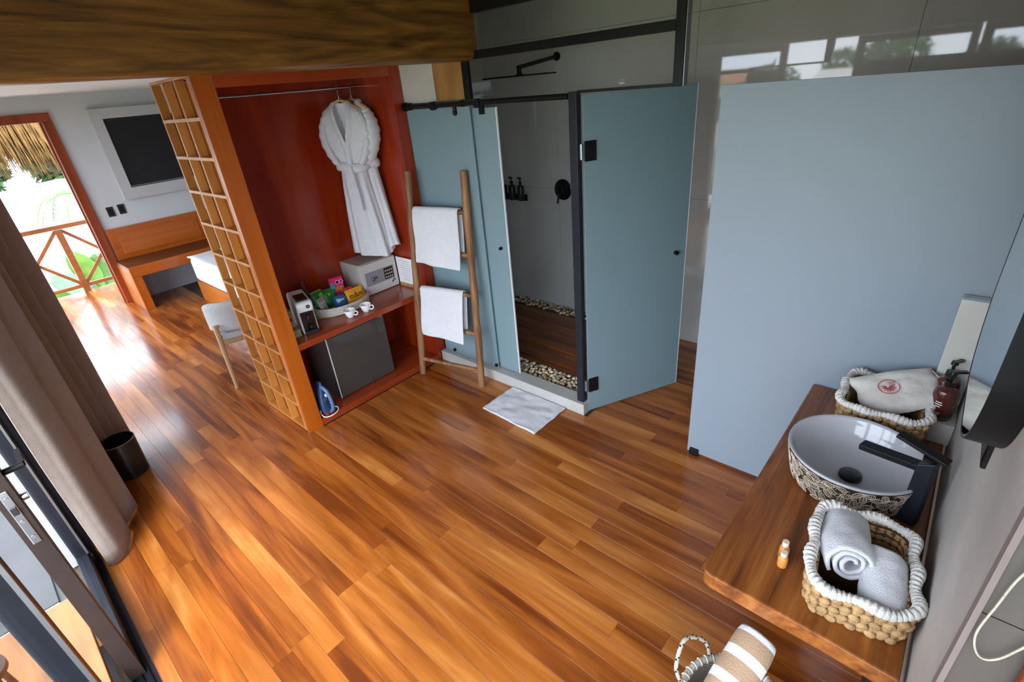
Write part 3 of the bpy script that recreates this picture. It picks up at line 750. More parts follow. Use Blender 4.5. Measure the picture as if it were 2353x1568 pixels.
hanger('wooden coat hanger holding the front white bathrobe', 2.112, R_(-48)); robe('front white towelling bathrobe on a wooden hanger', 2.112, R_(-48), .4, .02)
hanger('wooden coat hanger holding the rear white bathrobe', 2.212, R_(-74)); robe('rear white towelling bathrobe nearest the wardrobe side', 2.212, R_(-74), 2.1, -.01)

# ================================================================== THINGS ON THE SHELF
SZ = .6625
sf = thing('safe', 'beige metal safe with keypad on the wardrobe shelf', 'safe', (2.118, 3.432, SZ))
B('body', -.165, .175, .014, .278, 0, .262, 'safe_paint', sf, bevel=.004)
sdr = B('door', -.163, .173, -.004, .012, .004, .258, 'safe_paint', sf, bevel=.003)
B('control_panel', -.132, .142, -.0085, -.003, .078, .188, 'safe_panel', sf, bevel=.002)
B('keypad', .044, .132, -.0105, -.008, .088, .182, 'dark_brown_metal', sf, bevel=.001)
for i in range(4):
    for j in range(3): B('key', .053 + i * .0195, .063 + i * .0195, -.0125, -.0105, .098 + j * .027, .108 + j * .027, 'key_cream', sf)
hn = MB(); hn.lathe([(0, 0), (.016, 0), (.016, .02), (.012, .026)], 16, c=(0, 0, 0), M=Matrix.Translation((-.075, -.008, .132)) @ Matrix.Rotation(R_(90), 4, 'X')); hn.bar((-.085, -.032, .12), (-.068, -.032, .145), .012, .014); hn.build('handle', 'chrome', sf, smooth=50)
MB().cyl((-.035, -.008, .13), (-.035, -.013, .13), .007).build('keyhole', 'chrome', sf, smooth=50)
lg = MB(); lg.add([(.105, -.0046, .048), (.125, -.0046, .040), (.125, -.0046, .072)], [(0, 1, 2)]); lg.add([(.128, -.0046, .060), (.145, -.0046, .048), (.140, -.0046, .078)], [(0, 1, 2)]); lg.build('emblem', 'print_black', sf)
fo = thing('info_card', 'white printed card on a small wooden stand beside the safe', 'card', (2.303, 3.322, SZ))
B('stand', -.012, .012, -.09, .09, 0, .026, 'hanger_wood', fo, bevel=.002)
B('sheet', -.002, .002, -.105, .105, .012, .245, 'paper', fo)
for k in range(9): B('print_line', -.0026, -.002, -.08, .08 - random.uniform(0, .06), .215 - k * .02, .2175 - k * .02, 'label_grey', fo)

# tray of snacks
TX, TY, TA = 1.742, 3.425, R_(-2)
tr2 = thing('snack_tray', 'oval woven snack tray on the wardrobe shelf', 'tray', (TX, TY, SZ), TA)
ta, tbr = .215, .138
mt_ = MB(); mt_.lathe([(.0, .0), (.94, .0), (1.0, .004), (1.02, .058), (1.03, .064), (1.0, .066), (.985, .06), (.965, .012), (.0, .010)], 56, sx=ta, sy=tbr); mt_.build('shell', 'tray_weave', tr2, smooth=50)
wv = MB()
for k in range(6): wv.tube([((ta * 1.012 + .001) * math.cos(a), (tbr * 1.012 + .001) * math.sin(a), .008 + k * .0095) for a in [2 * math.pi * i / 56 for i in range(56)]], .0052, 6, closed=True)
wv.build('weave', 'tray_weave', tr2, smooth=60)
TM = Matrix.Translation((TX, TY, SZ + .012)) @ Matrix.Rotation(TA, 4, 'Z')
def pouch(name, label, x, y, z, w, h, d, mats, rz, lean, cat='snack bag', pleat=True):
    """pillow bag standing in the tray, leaning back"""
    M = TM @ Matrix.Translation((x, y, z)) @ Matrix.Rotation(rz, 4, 'Z') @ Matrix.Rotation(-lean, 4, 'X')
    t = thing(name, label, cat); t.matrix_world = M
    m = MB()
    def f(u, v):
        a = u * 2 - 1; b = v
        k = (1 - abs(a) ** 3) * (1 - abs(2 * b - 1) ** 4)
        return (a * w / 2 * (1 - .05 * math.sin(math.pi * b)), -d / 2 * k + .002 * noise.noise((a * 4, b * 5, w * 50)), b * h)
    def g(u, v):
        p = f(u, v); return (p[0], -p[1], p[2])
    m.grid(f, 13, 13); m.grid(lambda u, v: g(1 - u, v), 13, 13)
    m.build('pouch', mats[0], t, smooth=60)
    if len(mats) > 1:
        e = MB(); e.box(-w / 2 * .93, w / 2 * .93, -.0016, .0016, h * .965, h + .006); e.box(-w / 2 * .93, w / 2 * .93, -.0016, .0016, -.004, h * .03); e.build('seal', mats[1], t)
    return t
p = pouch('snack_bag', 'dark green crisp bag at the left end of the tray', -.140, .045, .0, .105, .155, .05, ['pack_green', 'pack_lime'], R_(12), R_(14))
MB().lathe([(0, 0), (.020, 0), (.020, .001)], 20, M=Matrix.Translation((.016, -.0255, .120)) @ Matrix.Rotation(R_(90), 4, 'X')).build('emblem', 'pack_lime', p)
p = pouch('snack_bag', 'grey foil snack bag in front of the green bags', -.145, -.012, .0, .075, .115, .030, ['pack_grey', 'label_grey'], R_(16), R_(16))
text('lettering', 'NUTS', .02, 'print_white', p, frame((0, -.0165, .085), (1, 0, 0), (0, 0, 1)))
p = pouch('snack_bag', 'green snack bag in the middle of the tray', -.055, .062, .0, .13, .135, .045, ['pack_green', 'pack_green'], R_(-4), R_(14))
text('lettering', 'r', .04, 'print_white', p, frame((.0, -.0235, .100), (1, 0, 0), (0, 0, 1)))
def carton(name, label, x, y, w, d, h, rz, mats, cat='box'):
    t = thing(name, label, cat); t.matrix_world = TM @ Matrix.Translation((x, y, 0)) @ Matrix.Rotation(rz, 4, 'Z')
    B('carton', -w / 2, w / 2, -d / 2, d / 2, 0, h, mats[0], t, bevel=.0015); return t
c1 = carton('snack_box', 'tall pink snack carton with coloured patches behind the bags', .035, .098, .105, .03, .205, R_(-6), ['pack_pink'])
pt = MB(); pt.add([(-.0525, -.0156, .10), (-.025, -.0156, .10), (-.018, -.0156, .14), (-.030, -.0156, .17), (-.0525, -.0156, .178)], [(0, 1, 2, 3, 4)]); pt.build('teal_patch', 'pack_teal', c1)
pt = MB(); pt.add([(-.022, -.0156, .10), (.03, -.0156, .10), (.028, -.0156, .128), (-.005, -.0156, .138)], [(0, 1, 2, 3)]); pt.build('orange_patch', 'pack_orange', c1)
pt = MB(); pt.add([(.020, -.0158, .07), (.048, -.0158, .07), (.040, -.0158, .130), (.022, -.0158, .130)], [(0, 1, 2, 3)]); pt.build('lime_patch', 'pack_lime', c1)
for k in (0, 1):
    rg = MB(); rg.tube([(.006 + k * .032 + .015 * math.cos(a), -.0162, .165 + .015 * math.sin(a)) for a in [2 * math.pi * i / 20 for i in range(20)]], .0016, 5, closed=True); rg.build('ring_print', 'print_white', c1)
    MB().lathe([(0, 0), (.0115, 0), (.0115, .0004)], 18, M=Matrix.Translation((.006 + k * .032, -.0158, .165)) @ Matrix.Rotation(R_(90), 4, 'X')).build('disc_print', 'print_black' if k == 0 else 'pack_pink', c1)
c2 = carton('snack_box', 'small red snack carton with black round emblems', .088, .040, .07, .03, .115, R_(-3), ['pack_red'])
MB().box(-.0352, .0352, -.0162, -.0150, .072, .0985).build('white_band', 'print_white', c2)
for k in (0, 1):
    MB().lathe([(0, 0), (.011, 0), (.011, .0006)], 18, M=Matrix.Translation((-.004 + k * .024, -.0163, .083)) @ Matrix.Rotation(R_(90), 4, 'X')).build('disc_print', 'print_black', c2)
bl_ = thing('candy_tin', 'round dark blue candy tub in the tray', 'candy tub'); bl_.matrix_world = TM @ Matrix.Translation((-.020, -.015, 0)) @ Matrix.Rotation(R_(-18), 4, 'Z') @ Matrix.Rotation(R_(-12), 4, 'X')
MB().lathe([(.030, 0), (.046, .008), (.052, .04), (.050, .07), (.042, .09), (.030, .098), (.0, .1)], 28, sy=.7).build('tub', 'pack_blue', bl_, smooth=60)
text('lettering', 'M&M', .026, 'print_white', bl_, frame((0, -.0375, .062), (1, 0, 0), (0, .1, 1)))
mmb = pouch('snack_bag', 'yellow candy bag with brown lettering at the right end of the tray', .118, -.030, .022, .165, .085, .034, ['pack_yellow', 'pack_yellow'], R_(4), R_(24))
text('lettering', "m&m's", .058, 'print_black', mmb, frame((.012, -.0182, .036), (1, 0, 0), (0, 0, 1)), ext=.0008)
rdb = pouch('snack_bag', 'small red candy bag tucked beside the yellow one', .075, -.012, .0, .07, .07, .03, ['pack_orange', 'pack_red'], R_(8), R_(25))

# coffee machine, capsule box, bottle, glasses, sachets, cups
cm = thing('coffee_machine', 'white capsule coffee machine with black front', 'coffee machine', (1.392, 3.345, SZ), R_(-14)); cm.scale = (1, 1, .93)
sidep = [(-.135, 0), (-.135, .03), (-.118, .155), (-.140, .19), (-.140, .235), (-.125, .250), (.10, .268), (.135, .255), (.15, .22), (.16, .0)]
mc = MB(); mc.add([(-.055, y, z) for y, z in sidep] + [(.055, y, z) for y, z in sidep],
                  [tuple(range(10)), tuple(range(19, 9, -1))] + [(i, i + 10, (i + 1) % 10 + 10, (i + 1) % 10) for i in range(10)]); mc.build('body', 'white_plastic', cm, bevel=.012, smooth=40)
B('black_front', -.044, .044, -.142, -.11, .012, .172, 'black_gloss', cm, bevel=.004)
B('drip_tray', -.046, .046, -.165, -.12, 0, .030, 'dark_plastic', cm, bevel=.004)
sp_ = MB(); sp_.cyl((0, -.148, .150), (0, -.148, .120), .012); sp_.build('spout', 'dark_plastic', cm, smooth=40)
gt = MB(); gt.lathe([(.014, .030), (.020, .032), (.022, .075)], 14, c=(0.006, -.150, 0)); gt.build('shot_glass', 'thin_glass', cm, smooth=40)
B('top_lever', -.036, .036, -.115, .01, .252, .270, 'black_gloss', cm, bevel=.005)
MB().lathe([(0, 0), (.014, 0), (.014, .002)], 20, M=Matrix.Translation((.02, -.1395, .210)) @ Matrix.Rotation(R_(90), 4, 'X')).build('emblem', 'print_black', cm)
text('lettering', 'n', .018, 'print_white', cm, frame((.02, -.1420, .210), (1, 0, 0), (0, 0, 1)))
cb = thing('capsule_box', 'tan stepped cardboard box left of the coffee machine', 'box', (1.268, 3.315, SZ), R_(-4))
B('carton', -.030, .030, -.02, .12, 0, .175, 'card_tan', cb, bevel=.002); B('front_tray', -.030, .030, -.085, -.02, 0, .055, 'card_tan', cb, bevel=.002)
B('slot', -.016, .016, -.0215, -.0195, .10, .125, 'wicker_dark', cb)
wbot = thing('wine_bottle', 'small dark wine bottle with grey label behind the coffee machine', 'bottle', (1.545, 3.575, SZ))
MB().lathe([(.0, 0), (.034, 0), (.036, .006), (.036, .135), (.030, .160), (.014, .182), (.0125, .20), (.0125, .255), (.0, .256)], 22).build('glass', 'wine_glass_dark', wbot, smooth=45)
MB().lathe([(.0365, .035), (.0365, .120)], 22, closed=True).build('label_band', 'label_grey', wbot, smooth=45)
MB().lathe([(.0132, .195), (.0138, .197), (.0138, .257), (.0, .258)], 16).build('foil_cap', 'foil_burgundy', wbot, smooth=45)
def wineglass(x, y, label):
    g = thing('wine_glass', label, 'glass', (x, y, SZ), 0, 'upturned wine glasses behind the coffee machine')
    MB().lathe([(.030, 0), (.0305, .001), (.036, .05), (.030, .085), (.010, .104), (.004, .11)], 18, closed=True).build('bowl', 'thin_glass', g, smooth=50)
    MB().lathe([(.004, .108), (.0035, .175), (.006, .18), (.030, .183), (.031, .186), (.0, .187)], 18).build('stem', 'thin_glass', g, smooth=50)
wineglass(1.44, 3.60, 'upturned clear wine glass between coffee machine and bottle'); wineglass(1.33, 3.62, 'upturned clear wine glass behind the coffee machine')
sc1 = thing('sachet', 'bright green tea sachet lying in front of the tray', 'sachet', (1.535, 3.415, SZ), R_(-28))
def pillow(w, h, d):
    m = MB(); f = lambda u, v: ((u - .5) * w, (v - .5) * h, d * (1 - abs(2 * u - 1) ** 3) * (1 - abs(2 * v - 1) ** 3)); m.grid(f, 9, 9); m.grid(lambda u, v: (f(1 - u, v)[0], f(1 - u, v)[1], 0), 9, 9); return m
pillow(.105, .06, .012).build('packet', 'pack_lime', sc1, smooth=50); B('stripe', -.05, .05, -.024, -.016, .006, .008, 'pack_olive', sc1)
sc2 = thing('sachet', 'olive and brown sachet under the green one', 'sachet', (1.575, 3.355, SZ), R_(-24)); pillow(.12, .055, .009).build('packet', 'pack_olive', sc2, smooth=50)
B('stripe', -.055, .055, -.018, -.006, .006, .0075, 'pack_orange', sc2)
def cup(x, y, rz, label):
    c = thing('coffee_cup', label, 'cup', (x, y, SZ), rz, 'white coffee cups on the shelf')
    MB().lathe([(.0, 0), (.021, 0), (.023, .003), (.032, .018), (.041, .048), (.043, .058), (.0405, .058), (.0385, .048), (.029, .019), (.018, .007), (.0, .006)], 28).build('bowl', 'white_gloss', c, smooth=50)
    hh = MB(); hh.tube(catmull([(.036, 0, .046), (.058, 0, .048), (.064, 0, .034), (.052, 0, .018), (.031, 0, .018)], 5), .0045, 8); hh.build('handle', 'white_gloss', c, smooth=60)
cup(1.668, 3.205, R_(-62), 'white espresso cup, left of the pair in front of the tray'); cup(1.795, 3.190, R_(-58), 'white espresso cup, right of the pair in front of the tray')

# fridge and iron in the lower compartment
fg = thing('mini_fridge', 'black mini fridge with dark glass door under the shelf', 'mini fridge', (1.69, 3.215, .0555))
B('cabinet', -.255, .245, .045, .42, 0, .515, 'dark_plastic', fg, bevel=.005)
B('door', -.250, .248, .0, .040, .008, .510, 'fridge_glass', fg, bevel=.004)
B('door_edge', -.254, -.250, .002, .010, .008, .510, 'white_plastic', fg)
MB().cyl((.03, -.0005, .045), (.03, -.006, .045), .008).build('lock', 'chrome', fg, smooth=40)
B('top_hinge', .20, .235, .0, .03, .510, .52, 'chrome', fg)
ir = thing('steam_iron', 'blue and white steam iron standing on its heel', 'iron', (1.272, 3.158, .0555), R_(14))
def irf(u, v, k=1.0, dy=0):
    z = .006 + v * .262; w_ = .052 * k * (1 - max(0, (v - .12)) ** 2.1 * 1.18) if v > .12 else .052 * k * (.82 + 1.5 * v); w_ = max(.002, w_)
    a = math.pi * 2 * u; return (w_ * math.cos(a), dy + (.024 + .020 * (1 - v)) * k * math.sin(a) * (1 if math.sin(a) < 0 else .35), z)
mi_ = MB(); mi_.grid(lambda u, v: irf(u, v), 28, 22, cu=True); mi_.f.append(tuple(i * 22 for i in reversed(range(28)))); mi_.mi.append(0); mi_.build('body', 'iron_blue', ir, smooth=60)
so_ = MB(); pol = [(.054 * math.cos(a), .0) for a in (0,)]
def solef(u, v):
    p = irf(u, v, 1.06); return (p[0], .016 + (.008 if math.sin(2 * math.pi * u) > 0 else -.004), p[2])
so_.grid(solef, 28, 22, cu=True); so_.build('soleplate', 'chrome', ir, smooth=60)
hd2 = MB(); hd2.tube(catmull([(0, -.020, .225), (0, -.058, .195), (0, -.078, .13), (0, -.078, .06), (0, -.045, .018)], 6), .0135, 10); hd2.build('handle', 'iron_light', ir, smooth=60)
B('heel', -.043, .043, -.050, .020, 0, .030, 'foil_burgundy', ir, bevel=.008)
B('button', -.010, .010, -.052, -.036, .150, .172, 'white_plastic', ir, bevel=.003)
di = MB(); di.cyl((-.018, -.040, .135), (-.018, -.046, .135), .014); di.build('dial', 'steel_grey', ir, smooth=40)
cdp = MB(); cdp.tube(catmull([(.042, -.03, .028), (.058, -.045, .022), (.052, -.062, .008), (.01, -.075, .005), (-.035, -.066, .005), (-.060, -.035, .006), (-.062, -.01, .03), (-.05, .0, .05)], 8), .0042, 7); cdp.build('cord', 'white_plastic', ir, smooth=60)

# ================================================================== VANITY
CZ = .700
ct = MB(); ct.prism([(1.115, -.172), (2.398, -.172), (2.398, .330), (1.135, .336), (1.112, .328), (1.104, .308), (1.098, .0), (1.090, -.172)], .640, CZ)
tag(ct.build('vanity_top', 'counter_wood', bevel=.006), 'thick brown wooden vanity top under the wash basin', 'vanity top')
lg_ = thing('stone_ledge', 'pale stone ledge and upstand in the corner behind the bottles', 'ledge', (2.30, -.13, CZ))
B('ledge', -.105, .098, -.054, .045, 0, .090, 'pale_stone', lg_, bevel=.002); B('upstand', .070, .098, -.054, .047, .090, .545, 'pale_stone', lg_, bevel=.002)
B('glass_edge', .066, .070, -.054, .049, .535, .545, 'frosted_glass', lg_)
bs = thing('wash_basin', 'round white vessel basin with leaf patterned outside', 'wash basin', (1.790, .072, CZ))
MB().lathe([(.0, .0), (.168, .0), (.184, .006), (.197, .04), (.206, .085), (.2115, .128)], 72, closed=True).build('outer_shell', 'basin_outer', bs, smooth=50)
MB().lathe([(.2115, .126), (.214, .131), (.2125, .136), (.206, .1365), (.200, .130), (.190, .090), (.172, .055), (.140, .034), (.08, .024), (.03, .021), (.0, .021)], 72, closed=True).build('bowl', 'ceramic', bs, smooth=60)
MB().lathe([(.0, .020), (.036, .020), (.038, .024), (.036, .036), (.030, .039), (.0, .0395)], 28, c=(-.012, -.004, 0)).build('drain', 'black_gloss', bs, smooth=40)
rr_ = lambda h: .186 + (.2130 - .186) * (max(0, h) / .128) ** .8 + .0006
lf = MB(); Rn = random.Random(3)
def on(th, h): r = rr_(h); return (r * math.cos(th), r * math.sin(th), h)
def stroke(pts, w_=.00062): lf.tube([on(a, b) for a, b in pts], w_, 4)
th_step = 2 * math.pi / 32
for row in range(5):
    for k in range(32):
        c_t = (k + .5 * (row % 2) + Rn.uniform(-.22, .22)) * th_step; c_h = .012 + row * .0255 + Rn.uniform(-.006, .006)
        if not (1.4 < (c_t % (2 * math.pi)) < 5.9): continue
        an = Rn.uniform(0, math.pi); L_ = Rn.uniform(.017, .022); W_ = L_ * .52; ca, sa = math.cos(an), math.sin(an)
        def q(x, y):
            u = x * ca - y * sa; v_ = x * sa + y * ca; return (c_t + u / .2, min(.122, max(.006, c_h + v_)))
        out = [q(L_ * math.cos(a), W_ * math.sin(a) * (1 - .25 * math.cos(a))) for a in [2 * math.pi * i / 14 for i in range(15)]]
        stroke(out, .0009); stroke([q(-L_, 0), q(L_, 0)])
        for s in range(-2, 3):
            x0 = s * L_ * .34 - .002; hw = W_ * math.sqrt(max(0, 1 - ((x0 + .006) / L_) ** 2)) * .9
            for sg in (1, -1): stroke([q(x0, 0), q(x0 + .006, sg * hw)])
        for e in range(5):
            aa = Rn.uniform(0, 6.28); stroke([q(1.05 * L_ * math.cos(aa), 1.15 * W_ * math.sin(aa)), q(1.5 * L_ * math.cos(aa + .2), 1.9 * W_ * math.sin(aa + .2))])
lf.build('leaf_relief', 'basin_leaf', bs, fix=False)

fc = thing('basin_tap', 'tall square black basin tap with flat lever', 'tap', (1.688, -.116, CZ), math.atan2(.05, .16) * -1)
bd_ = MB(); bd_.add([(-.024, -.024, 0), (.024, -.024, 0), (.024, .024, 0), (-.024, .024, 0), (-.022, -.022, .262), (.022, -.022, .262), (.022, .022, .235), (-.022, .022, .235)], [(3, 2, 1, 0), (4, 5, 6, 7), (0, 1, 5, 4), (1, 2, 6, 5), (2, 3, 7, 6), (3, 0, 4, 7)]); bd_.build('column', 'navy_black', fc, bevel=.003)
MB().bar((0, .005, .222), (0, .185, .198), .040, .020).build('spout', 'black_metal', fc, bevel=.002)
MB().cyl((0, 0, .255), (0, 0, .268), .018).build('collar', 'black_metal', fc, smooth=40)
MB().bar((0, -.045, .272), (0, .095, .300), .038, .011).build('lever', 'black_metal', fc, bevel=.002)
MB().cyl((0, .170, .194), (0, .170, .188), .010).build('aerator', 'steel_grey', fc, smooth=40)

# mirror and switch plate on the concrete wall
mr = thing('wall_mirror', 'rounded wall mirror in a deep black frame above the basin', 'mirror', (1.478, -.184, 1.295))
out = rrect(.345, .43, .25, 12); inn = rrect(.340, .425, .245, 12)
tm = MB(); n = len(out)
V = [(x, .001, y + .43) for x, y in out] + [(x, .062, y + .43) for x, y in out] + [(x, .062, y + .43) for x, y in inn] + [(x, .001, y + .43) for x, y in inn]
F = []
for a in range(4):
    b = (a + 1) % 4
    for i in range(n): j = (i + 1) % n; F.append((a * n + i, a * n + j, b * n + j, b * n + i))
tm.add(V, F); tm.build('frame', 'black_metal', mr, smooth=40)
gm = MB(); V = [(x, .0612, y + .43) for x, y in inn]; gm.add(V + [(x, .055, y + .43) for x, y in inn], [tuple(range(n)), tuple(range(2 * n - 1, n - 1, -1))] + [(i, (i + 1) % n, n + (i + 1) % n, n + i) for i in range(n)]); gm.build('glass', 'mirror_glass', mr)
B('backing', -.20, .20, .001, .049, .16, .70, 'dark_plastic', mr)
sw_ = thing('switch_plate', 'black glass switch plate on the wall under the mirror', 'switch', (1.385, -.185, 1.225))
B('plate', -.065, .065, 0, .010, 0, .112, 'black_gloss', sw_, bevel=.002)
for k in (-1, 1): B('rocker', k * .03 - .026, k * .03 + .026, .010, .0125, .015, .097, 'black_metal', sw_, bevel=.001)

# wicker baskets with gathered cotton rims
def basket(label, loc, rz, hx, hy, h, rows):
    b = thing('wicker_basket', label, 'basket', loc, rz)
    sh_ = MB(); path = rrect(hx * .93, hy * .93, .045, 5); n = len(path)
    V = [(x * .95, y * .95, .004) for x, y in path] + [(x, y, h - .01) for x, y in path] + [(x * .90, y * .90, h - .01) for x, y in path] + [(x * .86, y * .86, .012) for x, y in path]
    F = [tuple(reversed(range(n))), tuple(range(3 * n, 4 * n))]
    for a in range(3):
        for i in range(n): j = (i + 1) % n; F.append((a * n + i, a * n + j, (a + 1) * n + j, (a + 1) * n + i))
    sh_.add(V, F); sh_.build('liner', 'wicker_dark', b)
    wv = MB(); Rr = random.Random(5)
    for r in range(rows):
        k = .93 + .07 * r / (rows - 1); nst = 44; z = .012 + (h - .03) * r / (rows - 1)
        for i, (x, y, tx, ty) in enumerate(resample(rrect(hx * k, hy * k, .05, 6), nst)):
            if (i + r) % 2 and False: continue
            off = .004 if (i + r) % 2 else -.002
            M = Matrix.Translation((x + ty * off, y - tx * off, z)) @ Matrix.Rotation(math.atan2(ty, tx), 4, 'Z') @ Matrix.Rotation(R_(24 if i % 2 else -24), 4, 'Y')
            wv.ell((0, 0, 0), (.0165, .0085, .0125), 7, 5, M=M)
        for i, (x, y, tx, ty) in enumerate(resample(rrect(hx * k * .86, hy * k * .86, .045, 6), nst)):
            M = Matrix.Translation((x, y, z)) @ Matrix.Rotation(math.atan2(ty, tx), 4, 'Z') @ Matrix.Rotation(R_(24 if i % 2 else -24), 4, 'Y')
            wv.ell((0, 0, 0), (.0165, .006, .0115), 6, 4, M=M)
    wv.build('weave', 'wicker', b, smooth=70)
    rm = MB(); ns = 480; P = []; rad = []
    for i, (x, y, tx, ty) in enumerate(resample(rrect(hx * .985, hy * .985, .055, 8), ns)):
        ph = 2 * math.pi * i / ns; sc_ = math.sin(ph * 9)
        o = .004 * sc_ + .0015 * math.sin(i * 1.05); P.append((x + ty * o, y - tx * o, h + .003 + .004 * math.sin(ph * 9 + 1)))
        rad.append(.0135 + .0022 * sc_ + .0026 * math.sin(i * 1.05) + Rr.uniform(-.0008, .0008))
    rm.tube(P, rad, 12, closed=True); rm.build('rim', 'cotton_white', b, smooth=50)
    return b
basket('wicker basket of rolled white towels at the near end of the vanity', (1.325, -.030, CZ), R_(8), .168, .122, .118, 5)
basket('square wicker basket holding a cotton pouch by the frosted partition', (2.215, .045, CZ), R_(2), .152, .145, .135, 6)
def rolled(label, M, ln, r0, seed):
    """loosely rolled towel: a spiral sheet with soft bulges"""
    m = MB(); na = 120; nl = 26; turns = 2.6
    def f(u, v):
        a = u * turns * 2 * math.pi; r = r0 * (.22 + .78 * u)
        k = (2 * v - 1); r *= 1 - .14 * abs(k) ** 4
        r *= 1 + .10 * noise.noise((math.cos(a) * 1.3 + seed, math.sin(a) * 1.3, v * 2.6)) + .05 * noise.noise((a, v * 6, seed))
        return (r * math.cos(a) * 1.08, k * ln / 2 + .012 * math.sin(a + seed) * abs(k), r * math.sin(a) * .92)
    m.grid(f, na, nl)
    o = m.build('rolled_towel', 'towel_white', smooth=80, solid=.010, origin=(0, 0, 0)); o.matrix_world = M
    return tag(o, label, 'towel', 'rolled towels in the wicker basket')
rolled('larger rolled white towel at the back of the near basket', Matrix.Translation((1.365, .012, .806)) @ Matrix.Rotation(R_(-78), 4, 'Z') @ Matrix.Rotation(R_(-12), 4, 'X'), .215, .062, 1.0)
rolled('smaller rolled white towel at the front of the near basket', Matrix.Translation((1.285, -.092, .794)) @ Matrix.Rotation(R_(-82), 4, 'Z') @ Matrix.Rotation(R_(10), 4, 'X'), .18, .052, 4.0)

# cotton drawstring pouch with printed emblem
cp = thing('cotton_pouch', 'natural cotton pouch with red round emblem inside the far basket', 'pouch')
cp.matrix_world = frame((2.245, .015, .860), (.46, -.78, .24), (.80, .40, .42)); cp.scale = (1.15, 1.2, 1.1)
pm_ = MB()
def cpf(u, v, s=1):
    a = 2 * u - 1; b = 2 * v - 1; k = max(0, (1 - abs(a) ** 4) * (1 - abs(b) ** 4)) ** .6
    wv_ = .006 * noise.noise((a * 2.2, b * 2.2, 3)) + .004 * noise.noise((a * 6, b * 4, 7))
    nar = 1 - .16 * max(0, a) - .05 * b
    return (a * .125 + .004 * math.sin(b * 7), b * .082 * nar, s * (.026 * k + wv_ * k))
pm_.grid(lambda u, v: cpf(u, v), 30, 22); pm_.grid(lambda u, v: cpf(1 - u, v, -1), 30, 22); pm_.build('cloth', 'linen', cp, smooth=70)
em = MB(); cx, cy = -.030, .004
em.tube([(cx + .031 * math.cos(a), cy + .027 * math.sin(a), .0285) for a in [2 * math.pi * i / 40 for i in range(40)]], .0013, 5, closed=True)
for k in range(9):
    a = R_(150 + k * 26); em.tube(catmull([(cx - .004 + .004 * math.cos(a), cy + .004 * math.sin(a), .0292), (cx - .002 + .013 * math.cos(a + .15), cy + .012 * math.sin(a + .15), .0290), (cx + .023 * math.cos(a + .3), cy + .020 * math.sin(a + .3), .0284)], 4), [.0006, .0012, .0018, .002, .002, .0018, .0014, .001, .0005], 5)
for k in range(4):
    em.tube(catmull([(cx + .002 + k * .006, cy + .004, .029), (cx + .006 + k * .005, cy + .012, .0288), (cx + .001 + k * .006, cy + .018, .0284)], 3), .0008, 5)
em.build('emblem', 'bag_print', cp, smooth=60)
ds = MB(); ds.tube(catmull([(.122, -.05, .004), (.128, -.02, .012), (.126, .02, .010), (.124, .05, .002)], 5), .003, 6); ds.build('drawstring', 'rope_cream', cp, smooth=60)

def amber_bottle(label, x, y, rz):
    b = thing('amber_bottle', label, 'bottle', (x, y, CZ + .0905), rz, 'amber pump bottles on the stone ledge'); b.scale = (1.15, 1.15, 1.15)
    MB().lathe([(.0, 0), (.032, 0), (.034, .004), (.034, .095), (.030, .108), (.014, .116), (.013, .126)], 26).build('glass', 'amber', b, smooth=45)
    MB().lathe([(.0342, .018), (.0342, .030)], 26, closed=True).build('base_band', 'dark_plastic', b, smooth=45)
    for k, (z_, w_) in enumerate(((.070, .5), (.062, .62), (.054, .4), (.030, .7), (.023, .5))):
        tx_ = MB(); tx_.grid(lambda u, v: (.0347 * math.cos(R_(215) + (u - .5) * w_), .0347 * math.sin(R_(215) + (u - .5) * w_), z_ + v * .003), 8, 2); tx_.build('label_line', 'print_white', b)
    pp = MB(); pp.cyl((0, 0, .124), (0, 0, .142), .0155, .0145); pp.cyl((0, 0, .142), (0, 0, .172), .005); pp.cyl((0, 0, .168), (0, 0, .180), .011, .009); pp.bar((0, 0, .176), (.040, 0, .174), .011, .008); pp.build('pump', 'black_gloss', b, smooth=45)
amber_bottle('amber pump bottle on the stone ledge, nearer the basket', 2.245, -.128, R_(-55)); amber_bottle('amber pump bottle on the stone ledge, against the upstand', 2.330, -.126, R_(-30))
def lotion(label, x, y, h):
    b = thing('lotion_bottle', label, 'bottle', (x, y, CZ), 0, 'little orange lotion bottles on the vanity')
    MB().lathe([(.0, 0), (.0135, 0), (.0145, .003), (.0145, h * .62), (.011, h * .70), (.008, h * .73)], 14).build('body', 'lotion_orange', b, smooth=45)
    MB().lathe([(.0095, h * .72), (.010, h * .73), (.0095, h), (.0, h)], 12).build('cap', 'cap_cream', b, smooth=45)
lotion('small orange lotion bottle with cream cap, front of the pair', 1.268, .150, .058); lotion('small orange lotion bottle with cream cap, rear of the pair', 1.300, .156, .070)

# beach basket with rolled striped towel on the floor
bb = thing('beach_basket', 'round woven basket with rope handles on the floor by the vanity', 'basket', (.985, .150, 0))
MB().lathe([(.0, 0), (.115, 0), (.125, .01), (.150, .20), (.158, .33), (.150, .332), (.140, .20), (.112, .02), (.0, .015)], 44).build('weave', 'basket_weave', bb, smooth=40)
rm = MB(); rm.tube([(.154 * math.cos(a), .154 * math.sin(a), .333) for a in [2 * math.pi * k / 60 for k in range(60)]], .011, 8, closed=True); rm.build('rim', 'rope_cream', bb, smooth=60)
st_ = MB()
for k in range(40):
    a = 2 * math.pi * k / 40; c_, s_ = math.cos(a), math.sin(a)
    st_.tube([((.154 + .0125 * math.cos(b)) * c_ , (.154 + .0125 * math.cos(b)) * s_, .333 + .0125 * math.sin(b)) for b in [2 * math.pi * j / 8 for j in range(8)]], .0018, 5, closed=True)
st_.build('rim_stitching', 'print_white', bb, smooth=60)
